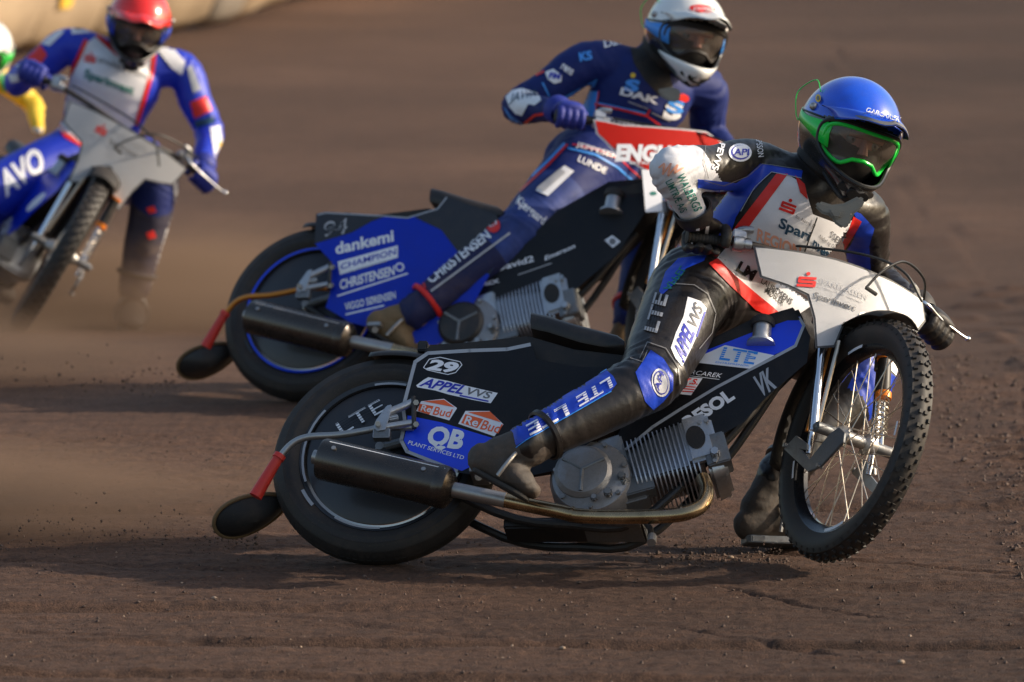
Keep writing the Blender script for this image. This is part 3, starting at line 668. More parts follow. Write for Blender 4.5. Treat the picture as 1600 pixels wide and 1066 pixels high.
    e.build('crankcase', root, ang=32)
    e = MB(); R_ = .085
    e.lathe([(.0, -.064), (.045, -.064), (R_-.012, -.058), (R_, -.046), (R_, -.03)], c['cover_eng'], c=cc+np.array([-.02, 0, .008]), axis=(0, 1, 0), n=36, closed=False)
    for a in (0.5, 2.6, 4.7):
        d = np.array([math.cos(a), 0, math.sin(a)]); e.tube([cc+np.array([-.02, -.062, .008]), cc+np.array([-.02, -.060, .008])+d*.07], .006, M['alu_dark'], n=8)
    for q in range(7):
        a = 2*math.pi*q/7+.3; d = np.array([math.cos(a), 0, math.sin(a)]); p = cc+np.array([0, -.036, 0])+d*.104; e.tube([p, p-np.array([0, .010, 0])], .007, M['steel'], n=6)
    e.build('clutch_cover', root, ang=30)
    c0 = S1(962, 748, -.02); c1 = S1(1112, 706, -.02); ax = nrm(c1-c0); up = nrm(np.cross(np.array([0, 1., 0]), ax)); up = up if up[2] > 0 else -up; yv = np.array([0, 1., 0])
    Lc = np.linalg.norm(c1-c0); Rm = np.stack([ax, yv, up], 1)
    e = MB(); e.box(c0+ax*.03, (.10, .155, .17), M['engine_case'], Rm); e.tube([c0+ax*.0, c0+ax*(Lc-.03)], .070, M['fin'], n=28); e.box(c0+ax*(Lc*.5), (Lc*.8, .165, .15), M['alu'], Rm)
    e.box(c0+ax*.02-up*.09, (.12, .12, .06), M['engine_case'], Rm); e.build('barrel', root, bevel=.006)
    e = MB(); e.box(c0+ax*.012+up*.012-yv*.070, (.075, .055, .150), M['alu'], Rm); e.tube([c0-ax*.03+up*.02-yv*.085, c0-ax*.03+up*.02-yv*.055], .062, M['alu'], n=32); e.build('crankcase_neck', root, bevel=.006)
    nf = 15
    for q in range(nf):
        t = .060+(Lc-.090)*q/(nf-1)*.92; h0 = .180+.035*q/(nf-1); wd = .205
        cf = c0+ax*t-up*.012; pts = []
        for a in np.linspace(0, 2*math.pi, 20, endpoint=False):
            ca, sa = math.cos(a), math.sin(a); pts.append(cf+yv*(wd/2*math.copysign(abs(ca)**.45, ca))+up*(h0/2*math.copysign(abs(sa)**.45, sa)))
        f = MB(); f.prism([p-ax*.0021 for p in pts], [p+ax*.0021 for p in pts], M['fin']); f.build('cooling_fin', root)
    e = MB(); hc = c0+ax*(Lc-.022)-up*.022; pts = []
    for a in np.linspace(0, 2*math.pi, 28, endpoint=False):
        ca, sa = math.cos(a), math.sin(a); pts.append(yv*(.104*math.copysign(abs(ca)**.4, ca))+up*(.113*math.copysign(abs(sa)**.45, sa)))
    e.prism([hc+p*.98 for p in pts], [hc+ax*.055+p*.9 for p in pts], M['alu'])
    e.box(hc-ax*.005+up*.02-yv*.095, (.085, .035, .15), M['alu'], Rm); e.build('cylinder_head', root, bevel=.010)
    e = MB(); pts = [hc-ax*.012+up*.02-yv*.1135+ax*(.028*math.cos(a))+up*(.038*math.sin(a)) for a in np.linspace(0, 2*math.pi, 24, endpoint=False)]
    e.prism(pts, [p-yv*.002 for p in pts], M['black_matte']); e.build('dark_head_opening', root)  # flat black oval paints the dark of an opening in the head
    e = MB()
    e.box(hc+ax*.035-up*.03-yv*.07, (.07, .08, .10), M['alu_dark'], Rm); e.tube([hc+ax*.03-up*.05-yv*.10, hc+ax*.03-up*.05-yv*.135], .016, M['alu'], n=8)
    e.tube([hc+ax*.055+up*.06-yv*.05, hc+ax*.07+up*.06-yv*.05], .012, M['steel'], n=6); e.tube([hc+ax*.055-up*.03-yv*.09, hc+ax*.055-up*.075-yv*.05], .010, M['alu'], n=8)
    e.build('rocker_box', root, bevel=.006)
    e = MB(); e.tube([hc+ax*.03+up*.085-yv*.03, hc+ax*.01+up*.13-yv*.05, hc-ax*.08+up*.15-yv*.03], .0045, M['cable'], n=8, smooth=5); e.build('spark_lead', root)
    for (s1, s2) in ((.5, .8), (.5, -.8), (-.5, .8), (.2, -.9)):
        p = hc+ax*(.02+.02*s1)+up*.10*s2*.8; e = MB(); e.tube([p-yv*.095, p-yv*.118], .007, M['steel'], n=6); e.build('head_bolt', root)
    e = MB(); e.tube([c0-up*.05-yv*.085, c0-up*.08-yv*.10+ax*.03], .016, M['alu_dark'], n=12); e.box(c0-up*.085+ax*.06-yv*.06, (.09, .06, .055), M['alu_dark'], Rm)
    e.tube([c0-up*.06+ax*.02-yv*.10, c0-up*.06+ax*.02-yv*.125], .013, M['steel'], n=8); e.tube([cc+np.array([.06, -.05, -.07]), cc+np.array([.06, -.075, -.07])], .014, M['steel'], n=8)
    e.tube([cc+np.array([.02, -.05, -.085]), cc+np.array([.02, -.07, -.085])], .012, M['alu'], n=8); e.build('oil_pump', root, bevel=.004)
    # exhaust
    ex = [(1098, 748, -.12), (1104, 768, -.15), (1098, 788, -.175), (1078, 800, -.19), (1045, 806, -.195), (965, 808, -.20), (905, 806, -.21), (872, 799, -.215), (790, 782, -.225), (700, 763, -.235)]
    m = MB(); m.tube([S1(*q) for q in ex], .0215, M['pipe'], n=20, smooth=6)
    for q in (3, 6):
        a, b = S1(*ex[q]), S1(*ex[q+1]); d = nrm(b-a); m.tube([a+d*.02, a+d*.026], .0232, M['pipe'], n=20)
    m.tube([S1(790, 782, -.225), S1(698, 763, -.235)], .0225, M['steel'], n=20); m.build('exhaust_pipe', root)
    a, b = S1(700, 763, -.235), S1(500, 716, -.235); d = nrm(b-a); Ls = np.linalg.norm(b-a)
    m = MB(); m.lathe([(.022, -.018), (.040, -.014), (.060, .0), (.0625, .006), (.0625, Ls-.012), (.058, Ls-.004), (.035, Ls)], M['silencer'], c=a, axis=d, n=36, closed=False, cap=True)
    m.lathe([(.0632, .012), (.0640, .016), (.0640, .030), (.0632, .034)], M['silencer'], c=a, axis=d, n=36, closed=True)
    m.lathe([(.021, Ls-.002), (.021, Ls+.02), (.018, Ls+.02), (.018, Ls-.001)], M['steel'], c=a, axis=d, n=24, closed=True); m.build('silencer', root, ang=30)
    up2 = nrm(np.cross(d, np.array([0, 1., 0]))); up2 = up2 if up2[2] > 0 else -up2
    vis = nrm(up2*.55-np.array([0, 1., 0])*.83); m = MB(); sd2 = np.cross(d, vis)
    m.box(a+d*(Ls*.48)+vis*.0622, (Ls*.90, .0025, .0025), M['white_print'] if not c['full_ring'] else M['grey_print'], np.stack([d, sd2, vis], 1)); m.build('silencer_trim', root)
    m = MB(); v2 = nrm(up2*.2-np.array([0, 1., 0])*.98)
    for t in (.10, .80): m.tube([a+d*(Ls*(1-t)-.01)+v2*.060, a+d*(Ls*(1-t)-.01)+v2*.0665], .007, M['steel'], n=10)
    m.build('rivet', root)
    # chain-guard side tube, dirt deflector and bracket
    m = MB(); tb = [(646, 668, -.15), (600, 668, -.15), (572, 673, -.15), (528, 680, -.15), (482, 683, -.14), (456, 694, -.13), (434, 718, -.12)]
    m.tube([S1(*q) for q in tb], .0105, c['tube_mat'], n=12, smooth=5); m.build('deflector_arm', root)
    m = MB(); m.tube([S1(437, 712, -.12), S1(399, 776, -.10)], .016, M['red_rubber'], n=14, rs=[.015, .017, .02]); m.tube([S1(438, 711, -.12), S1(434, 717, -.12)], .0185, M['red_rubber'], n=14); m.build('rubber_sleeve', root)
    # dish: shallow curved plate trailing the tyre
    cen = S1(400, 816, .01); A = []; nr, na = 7, 32; e1 = nrm(S1(430, 772, -.0)-S1(334, 806, -.03)); e2 = nrm(S1(375, 838, .03)-S1(384, 775, -.08)); e2 = nrm(e2-e1*np.dot(e1, e2)); e3 = np.cross(e1, e2)
    for q in range(nr+1):
        rr_ = q/nr
        for k in range(na):
            a = 2*math.pi*k/na; A.append(cen+e1*(.115*rr_*math.cos(a))+e2*(.064*rr_*math.sin(a)*(1-.25*math.cos(a)))+e3*(.05*rr_*rr_))
    F_ = [(q*na+k, q*na+(k+1) % na, (q+1)*na+(k+1) % na, (q+1)*na+k) for q in range(nr) for k in range(na)]
    m = MB(); m.add(A, F_, c['dish_mat']); o = m.build('dirt_deflector', root, ang=60); md = o.modifiers.new('thick', 'SOLIDIFY'); md.thickness = .006
    m = MB(); m.tube([A[-na+k] for k in list(range(na))]+[A[-na]], .0065, M['boot_gold'], n=8); m.build('deflector_lip', root)
    br = MB(); pl = [(583, 668), (588, 656), (604, 634), (612, 632), (612, 640), (606, 660), (602, 672), (590, 674)]
    br.prism([S1(a, b, -.185) for a, b in pl], [S1(a, b, -.165) for a, b in pl], M['alu'])
    br.tube([S1(606, 645, -.175), S1(628, 636, -.165), S1(646, 628, -.155)], .012, M['alu'], n=12, smooth=3); br.tube([S1(598, 668, -.175), S1(650, 660, -.155)], .0115, M['alu'], n=12)
    br.tube([S1(607, 655, -.17), S1(622, 652, -.165)], .010, M['alu_dark'], n=10); br.box(S1(597, 680, -.165), (.05, .03, .03), M['alu_dark'])
    br.tube([S1(590, 662, -.18), S1(590, 662, -.20)], .009, M['steel'], n=6); br.build('pivot_bracket', root, bevel=.002)
    br = MB(); br.tube([S1(646, 620, -.165), S1(647, 670, -.165)], .0075, M['black_plastic'], n=8)
    for (a, b) in ((650, 629), (650, 663)): br.tube([S1(a, b, -.15), S1(a, b, -.175)], .010, M['steel'], n=6)
    br.build('mount_bolt', root, bevel=.001)
    if c.get('tail'):
        m = MB(); m.box(S1(662, 546, -.02)+np.array([0, 0, 0]), (.03, .05, .035), M['black_plastic']); m.build('tail_peg', root, bevel=.004)
    return root
# ------------------------------------------------------------------ artwork helpers
def stroke(path, wd, m, lv=1):
    out = []
    for a, b in zip(path[:-1], path[1:]):
        a, b = np.array(a, float), np.array(b, float); d = nrm(b-a); n = np.array([-d[1], d[0]])*wd/2; e = d*wd*.25
        out.append(('p', [tuple(a-e+n), tuple(b+e+n), tuple(b+e-n), tuple(a-e-n)], m, lv))
    return out
def oval(c, rx, ry, m, lv=1, n=20, rot=0.):
    cr, sr = math.cos(rot), math.sin(rot)
    return ('p', [(c[0]+rx*math.cos(2*math.pi*k/n)*cr-ry*math.sin(2*math.pi*k/n)*sr, c[1]+rx*math.cos(2*math.pi*k/n)*sr+ry*math.sin(2*math.pi*k/n)*cr) for k in range(n)], m, lv)
def bank_logo(c, k, rot, m, lv=2):
    cr, sr = math.cos(rot), math.sin(rot)
    T = lambda x, y: (c[0]+k*(x*cr-y*sr), c[1]+k*(x*sr+y*cr))
    pth = [T(1, -.45), T(-.9, -.45), T(-.9, .05), T(.95, .05), T(.95, .55), T(-1.05, .55)]
    return stroke(pth, k*.36, m, lv)+[oval(T(0, -1.05), k*.25, k*.25, m, lv)]
W_, BK, RD, BL, GY, DG = (M[k] for k in ('white_print', 'black_print', 'red_print', 'blue_print', 'grey_print', 'darkgrey_print'))
OR, NV, SK, GN = M['orange_print'], M['navy_print'], M['lightblue_print'], M['green_print']
TX = lambda s, a, b, c, m, lv=1, bold=.012: ('t', s, a, b, c, m, lv, bold)
def rebud(house, roof, box, re_, bud):
    return [('p', house, W_, 1), ('p', roof, OR, 2), ('p', box, OR, 2), TX('Re', *re_, W_, 3, .02), TX('Bud', *bud, OR, 2, .01)]
def decals_1(root, P, on_panel, c):
    f = on_panel(P)
    panel = [(669, 551), (734, 547), (792, 545), (830, 537), (838, 562), (905, 574), (985, 574), (1004, 612), (962, 662), (862, 737), (800, 750), (714, 739), (634, 708), (625, 689), (631, 660), (628, 638), (647, 565)]
    lay('side_panel', [('p', panel, M['black_panel'], 0)], f, root, step=12, thick=.004)
    edge = [(714, 737), (636, 706), (627, 689), (633, 660), (630, 638), (649, 566), (669, 552.5), (734, 548.5), (792, 546.5), (828, 539)]
    lay('panel_edging', stroke(edge, 5.5, M['grey_edge'], 1), f, root, step=10)
    lay('blue_strip', [('p', [(637, 650), (690, 661), (778, 688), (748, 724), (722, 737), (640, 705), (631, 689), (636, 668)], M['blue_panel'], 1.5)], f, root, step=10)
    lay('lettering', [TX('QB', (665, 693), (721, 703), (674, 667), W_, 3, .045), TX('PLANT SERVICES LTD', (637.5, 695), (724, 719.5), (640, 689.5), W_, 3, .012)], f, root)
    lay('number_sticker', stroke([(662, 575), (671, 562), (688, 559), (719, 566), (722, 571), (712, 583), (700, 586), (668, 579), (662, 575)], 1.2, W_, 1)+[TX('29', (666, 577), (711, 583.5), (675, 563), W_, 2, .05)], f, root)
    lay('sponsor_sticker', [('p', [(650.6, 603), (662, 594.4), (669.4, 590.3), (700, 596), (730, 604), (778, 615), (767, 631), (740, 626), (700, 617), (680, 611), (652.5, 606)], W_, 1),
        TX('APPEL', (655, 603.5), (722, 617), (667, 592), BL, 2, .028), TX('VVS', (725, 616), (764, 624), (732, 606.5), DG, 2, .02)]+stroke([(719, 619), (763, 628)], 2.2, BL, 2), f, root)
    lay('sponsor_sticker', rebud([(650.6, 643), (658, 628), (693.8, 624), (714.4, 638.5), (702.2, 657.8)], [(662, 628), (694, 625.5), (710.7, 637.5)], [(656, 632), (678, 635.7), (671, 649), (653.5, 643)],
        ((657, 642.5), (673, 645.5), (660.5, 634)), ((676, 648.5), (703, 653), (681, 636.5))), f, root)
    lay('sponsor_sticker', rebud([(716.3, 663), (727.6, 643), (765, 643), (787, 664), (772.6, 682.6)], [(731, 645), (766, 644), (783, 661)], [(727.6, 648), (755.7, 656), (746, 670), (721, 662)],
        ((725, 662.5), (745.5, 668), (730, 651)), ((750, 671), (779, 678), (757, 657.5))), f, root)
    # front side panel and tank top
    g = on_panel(P, -.108)
    lay('side_panel', [('p', [(1266, 526), (1261, 567), (1191, 627), (1162, 660), (1113, 689), (1098, 676), (1067, 662), (1040, 670), (990, 702), (975, 706), (960, 690), (985, 640), (1040, 575), (1101, 549), (1175, 520), (1249, 494), (1257, 508)], M['black_panel'], 0)], g, root, step=12, thick=.004)
    lay('blue_strip', [('p', [(1086, 556), (1101, 549), (1175, 520), (1249, 495), (1255, 507), (1241, 541), (1208, 556), (1133, 540), (1086, 562)], M['blue_panel'], 1)], g, root, step=10)
    lay('panel_edging', stroke([(1249, 497), (1256, 509), (1243, 541), (1210, 559), (1171, 579), (1120, 606), (1067, 638), (1020, 668), (978, 703)], 4.5, M['grey_edge'], 1.3), g, root)
    lay('sponsor_sticker', [('p', [(1075, 566), (1133, 540), (1210, 556), (1171, 577), (1149, 574.5)], W_, 1.6), TX('LTE', (1124, 562), (1178, 570), (1131, 544), M['lightblue_print'], 2.6, .03)]
        + [stroke([(1127-k*.6, 559.5-k*3.4), (1180-k*.6, 567.5-k*3.4)], .8, W_, 3.2)[0] for k in range(5)] + [TX('ENTREPRENØR', (1118, 568), (1170, 574), (1119, 565.5), SK, 2.6, .0)], g, root)
    lay('lettering', [TX('GARCAREK', (1060, 583.5), (1126, 591.5), (1064, 577), W_, 2, .0)]+stroke([(1062, 586), (1124, 594)], .8, W_, 2), g, root)
    lay('sponsor_sticker', [('p', [(1066, 589), (1098, 592), (1080, 618.5), (1045, 615)], W_, 1), TX('T.S.', (1067, 600), (1090, 602), (1071, 592), RD, 2, .03)]+[stroke([(1061-k*2, 604+k*3.7), (1087-k*2, 606+k*3.7)], 1.6, RD, 2)[0] for k in range(3)], g, root)
    lay('lettering', [TX('RESOL', (1077, 670), (1149, 622.5), (1066, 656), W_, 2, .05), TX('VK', (1188, 622), (1214, 605), (1177, 592), M['grey_edge'], 2, .03)], g, root)
def decals_2(root, P, on_panel, c):
    f = on_panel(P)
    pan = [(495, 335), (509, 332), (637, 340), (684, 326), (700, 308), (775, 336), (800, 372), (765, 430), (715, 520), (680, 541), (620, 532), (576, 512), (547, 504), (509, 481), (517, 456), (517, 408), (492, 381)]
    lay('side_panel', [('p', pan, M['blue_panel'], 0)], f, root, step=12, thick=.004)
    lay('black_corner', [('p', [(494, 334.5), (509, 331.5), (606, 337.5), (582, 346), (550, 364), (492, 381.5)], M['black_panel'], 1)], f, root, step=10)
    lay('black_corner', [('p', [(648, 340), (684, 326), (700, 308), (775, 336), (800, 372), (765, 430), (720, 400), (690, 360)], M['black_panel'], 1)], f, root, step=10)
    lay('panel_edging', stroke([(497, 336), (509, 333), (600, 338), (637, 341), (684, 327), (698, 309)], 2.2, M['grey_edge'], 1.4), f, root)
    lay('number_sticker', [TX('94', (504, 371), (541, 365), (508, 348), GY, 2, .01), TX('94', (507, 368), (538, 363), (510, 351), M['black_panel'], 2.8, .0)], f, root)
    lay('lettering', [TX('dankemi', (525, 398), (616, 377), (524, 381), W_, 2, .03)], f, root)
    lay('sponsor_sticker', [('p', [(528, 409.6), (622, 384), (622, 403), (531.5, 430)], W_, 1), TX('CHAMPION', (533, 422), (619, 398), (533, 413), BL, 2, .01), TX('SUPPORTER', (545, 427), (605, 410), (545, 424), GY, 2, 0)], f, root)
    lay('lettering', [TX('CHRISTENSEN', (531.5, 453), (617, 430), (531.5, 439), W_, 2, .03), oval((625, 418), 7, 7, W_), oval((625, 418), 4.5, 4.5, BL, 2)]+stroke([(528, 463), (637, 428)], 2.5, W_), f, root)
    lay('lettering', [TX('VIGGO SØRENSEN', (540, 486), (619, 467), (539, 475), W_, 2, .02)]+stroke([(541, 492), (600, 478)], 2.5, W_), f, root)
    g = on_panel(P, -.108)
    lay('side_panel', [('p', [(951, 284), (1006, 279), (1007, 334), (963, 400), (884, 466), (850, 455), (801, 462), (715, 485), (735, 440), (800, 400), (870, 330)], M['black_panel'], 0)], g, root, step=12, thick=.004)
    lay('lettering', [TX('David2', (777, 425), (835, 409), (776, 416), W_, 2, .02), TX('Emerson', (852, 408), (899, 388), (852, 401), W_, 2, .02), TX('SAREMEX', (721, 458), (781, 442), (720, 452), W_, 2, .02)]+stroke([(810, 430), (862, 412)], 1.5, GY), g, root)
    lay('sponsor_sticker', [('p', [(945, 376), (957, 368), (970, 378), (958, 388)], M['leather_white'], 1), oval((957.5, 378), 5, 5, DG, 2)], g, root)
def decals_3(root, P, on_panel, c):
    def back(pts):   # outlines measured on the nearest machine, moved to this one in its own space
        return pts
    f1 = on_panel(P1)
    lay('side_panel', [('p', [(669, 551), (734, 547), (792, 545), (830, 537), (905, 574), (985, 574), (1004, 612), (962, 662), (862, 737), (800, 750), (714, 739), (634, 708), (628, 638)], M['blue_panel'], 0)], f1, root, step=14, thick=.004)
    g1 = on_panel(P1, -.108)
    lay('side_panel', [('p', [(1266, 526), (1261, 567), (1191, 627), (1162, 660), (1113, 689), (1098, 676), (1067, 662), (990, 702), (960, 690), (985, 640), (1040, 575), (1101, 549), (1175, 520), (1249, 494)], M['blue_panel'], 0)], g1, root, step=14, thick=.004)
    if c.get('ovals', True):
        lay('white_oval', [oval((1180, 600), 34, 15, W_, 1, rot=-.6), oval((1085, 655), 20, 9, W_, 1, rot=-.6)], g1, root)
PLATE1 = [(-.345, .56), (-.32, .46), (-.24, .445), (-.18, .43), (-.157, .36), (-.142, .265), (-.082, .285), (-.056, .37), (0, .40), (.056, .37), (.082, .285), (.142, .265), (.157, .36), (.175, .43), (.21, .445), (.245, .50), (.225, .565), (.1, .575), (0, .578), (-.1, .578), (-.22, .572)]
PLATE0 = [(-.33, .56), (-.31, .47), (-.24, .445), (-.18, .43), (-.157, .36), (-.142, .265), (-.082, .285), (-.056, .37), (0, .40), (.056, .37), (.082, .285), (.142, .265), (.157, .36), (.18, .43), (.24, .445), (.31, .47), (.33, .56), (.2, .575), (0, .58), (-.2, .575)]
P1ART = bank_logo((1265, 437), 11.5, .17, M['red_print'])+[TX('SPAREKASSEN', (1281, 441), (1352, 470), (1283, 433.5), GY, 1, .0), TX('for Nørre Nebel og Omegn', (1280.6, 447), (1346, 475), (1281, 444), GY, 1, 0), TX('Sparinvest', (1273, 463), (1334, 487.5), (1276, 454.5), DG, 1, .01),
    oval((1226, 439), 3.6, 3.2, M['steel'], 2), oval((1346, 496), 6, 7, M['steel'], 2)]
PLATE2 = [(-.40, .575), (-.385, .52), (-.30, .45), (-.14, .395), (-.10, .30), (-.05, .29), (0, .33), (.05, .29), (.10, .30), (.14, .395), (.30, .45), (.385, .52), (.40, .575), (.30, .575), (.16, .60), (0, .635), (-.16, .60), (-.30, .575)]
def P2ART_():
    return [TX('ENGHOLM', (973, 243), (1105, 260), (976, 220), W_, 1, .06), TX('DYRLÆGER', (992, 252), (1052, 258), (993, 248), W_, 1, .01),
            ('p', [(1008, 262), (1034, 266), (1036, 330), (1012, 330)], W_, 1), oval((1023, 301), 5, 3.5, M['green_print'], 2)]
def ctext1(wo):
    m_ = lambda x, y, lv: Vector(((x-700)*.0036, -.0705+.45*max(0, math.hypot((x-700)*.0036, (y-700)*.0036)-.05)*.36-.001*lv-.004, -(y-700)*.0036))
    lay('cover_lettering', [TX('LTE', (666, 684), (701, 661), (659, 673), W_, 1, .0)]+[stroke([(665-k*1.4, 682.5-k*2.2), (700-k*1.4, 659.5-k*2.2)], .5, M['rim_black'], 2.5)[0] for k in range(5)], m_, wo, step=5)
base_cfg = dict(cover_mat=M['black_panel'], rim_mat=M['rim_black'], ring_mat=M['grey_edge'], full_ring=False, tube_mat=M['steel'], dish_mat=M['black_matte'], cover_eng=M['engine_case'], bar_dark=False,
                plate=PLATE1, plate_edge=M['darkgrey_print'], edge_in=.0075, plate_mat=M['white'], plate_art=None, plate_src=None, tail=True)
make_motorcycle(P1, dict(base_cfg, label='nearest speedway motorcycle with black and blue panels numbered 29 and white front plate', decals=decals_1, plate_art=P1ART, plate_src=P1, cover_text=ctext1, silencer_mat=1))
make_motorcycle(P2, dict(base_cfg, label='second motorcycle with bright blue rear panel, blue rim ring and red front plate', decals=decals_2, plate=PLATE2, plate_mat=M['red_plate'], plate_edge=M['white'], plate_art=P2ART_(), plate_src=P2,
                         full_ring=True, tube_mat=M['copper'], cover_eng=M['black_plastic'], bar_dark=True, dish_mat=M['black_plastic'], tail=True, ring_mat=M['black_panel']))
PLATE3 = [(y*.84, u) for y, u in PLATE0]
P3ART = bank_logo((158, 204), 8, .5, M['red_print'])+[TX('SPAREKASSEN', (172, 208), (226, 238), (176, 202), GY, 1, 0), TX('Sparinvest', (168, 222), (212, 246), (172, 215), DG, 1, .01)]
make_motorcycle(P3, dict(base_cfg, label='motorcycle coming head on with blue panels and white front plate, left of the photo', decals=decals_3, plate=PLATE3, plate_art=P3ART, plate_src=P3, bar_dark=True))
make_motorcycle(P4, dict(base_cfg, label='motorcycle at the left edge mostly outside the photo, behind the red helmeted rider', decals=decals_3, ovals=False, plate=PLATE3, plate_art=None, bar_dark=True))
# ------------------------------------------------------------------ riders
def sweep(mb, P, rad, side, m, n=20, k=5, capr=True):
    """P: points, rad: (width, depth) radii, side: width direction(s)"""
    P = [np.asarray(p, float) for p in P]; K = len(P); side = [np.asarray(s, float) for s in (side if isinstance(side, list) else [side]*K)]
    Q = smooth_path(P, k); ts = np.linspace(0, K-1, len(Q))
    ra = np.interp(ts, range(K), [r[0] for r in rad]); rb = np.interp(ts, range(K), [r[1] for r in rad])
    sx = np.stack([np.interp(ts, range(K), [s[c] for s in side]) for c in range(3)], 1)
    T = [nrm(Q[min(i+1, len(Q)-1)]-Q[max(i-1, 0)]) for i in range(len(Q))]
    if capr:
        L0 = min(ra[0], rb[0]); L1 = min(ra[-1], rb[-1])
        q0 = [(Q[0]-T[0]*L0*math.sin(a), math.cos(a)) for a in (1.45, 1.0, .5)]; q1 = [(Q[-1]+T[-1]*L1*math.sin(a), math.cos(a)) for a in (.5, 1.0, 1.45)]
        Q = [q[0] for q in q0]+Q+[q[0] for q in q1]; ra = np.r_[[ra[0]*q[1] for q in q0], ra, [ra[-1]*q[1] for q in q1]]; rb = np.r_[[rb[0]*q[1] for q in q0], rb, [rb[-1]*q[1] for q in q1]]
        sx = np.r_[[sx[0]]*3, sx, [sx[-1]]*3]; T = [T[0]]*3+T+[T[-1]]*3
    V = []
    for i in range(len(Q)):
        s = nrm(sx[i]-T[i]*np.dot(T[i], sx[i])); b = np.cross(T[i], s)
        for j in range(n):
            a = 2*math.pi*j/n; V.append(Q[i]+ra[i]*math.cos(a)*s+rb[i]*math.sin(a)*b)
    L = len(Q)
    mb.add(V, [(i*n+j, i*n+(j+1) % n, (i+1)*n+(j+1) % n, (i+1)*n+j) for i in range(L-1) for j in range(n)]+[tuple(reversed(range(n))), tuple(range((L-1)*n, L*n))], m)
def voxel(mb, name, vox, smooth=6, wr=None):
    o = bpy.data.objects.new(name, mb.mesh(name)); COL.objects.link(o)
    r = o.modifiers.new('r', 'REMESH'); r.mode = 'VOXEL'; r.voxel_size = vox; r.use_smooth_shade = True
    s = o.modifiers.new('s', 'SMOOTH'); s.factor = .5; s.iterations = smooth
    dg = bpy.context.evaluated_depsgraph_get(); dg.update(); me = bpy.data.meshes.new_from_object(o.evaluated_get(dg))
    old = o.data; o.modifiers.clear(); o.data = me; bpy.data.meshes.remove(old); me.name = name
    if wr:
        n = len(me.vertices); co = np.empty(n*3); me.vertices.foreach_get('co', co); co = co.reshape(-1, 3)
        no = np.empty(n*3); me.vertex_normals.foreach_get('vector', no); no = no.reshape(-1, 3)
        amp = wr(co); out = np.empty(n)
        out = amp
        co += no*out[:, None]; me.vertices.foreach_set('co', co.ravel()); me.update()
    me.polygons.foreach_set('use_smooth', [True]*len(me.polygons))
    return o
def make_glove(root, org, W, G, A, up, m, name='glove', sc=1.):
    """hand closed round a bar at G with the bar axis A (outward); W: wrist"""
    W, G = np.asarray(W)-org, np.asarray(G)-org; A = nrm(A); v = (G-W)-A*np.dot(G-W, A); v = nrm(v) if np.linalg.norm(v) > 1e-3 else nrm(np.cross(A, up))
    n = np.cross(A, v); n = n if np.dot(n, up) > 0 else -n
    mb = MB()
    sweep(mb, [W-nrm(G-W)*.02, W+(G-W)*.35+n*.012, G-v*.022+n*.034, G+v*.012+n*.040], [(.034*sc, .030*sc), (.040*sc, .024*sc), (.046*sc, .020*sc), (.044*sc, .016*sc)], A, m, n=18)
    ln = (.92, 1.0, .96, .82)
    for i in range(4):
        off = A*((i-1.5)*-.0235*sc); th = np.linspace(1.25, 1.25-2.9*ln[i], 8)
        mb.tube([G+off+(.034*math.cos(t))*v*1.08+(.034*math.sin(t))*n for t in th], .0118, m, n=10, rs=[.0135*sc, .0125*sc, .0125*sc, .011*sc, .0105*sc])
    th = np.linspace(2.5, 4.6, 7); mb.tube([G-A*(.050*sc)*(1-.0*t)+(.036*math.cos(t))*v+(.034*math.sin(t))*n for t in th], .013, m, n=10, rs=[.016*sc, .0145*sc, .012*sc])
    o = voxel(mb, name, .0042, 3); o.parent = root
    c = MB(); d = nrm(W-G); c.lathe([(.040*sc, -.022), (.045*sc, -.010), (.048*sc, .010), (.048*sc, .028), (.044*sc, .030), (.040*sc, .0)], m, c=W, axis=d, n=28); c.build('glove_cuff', root)
    return o
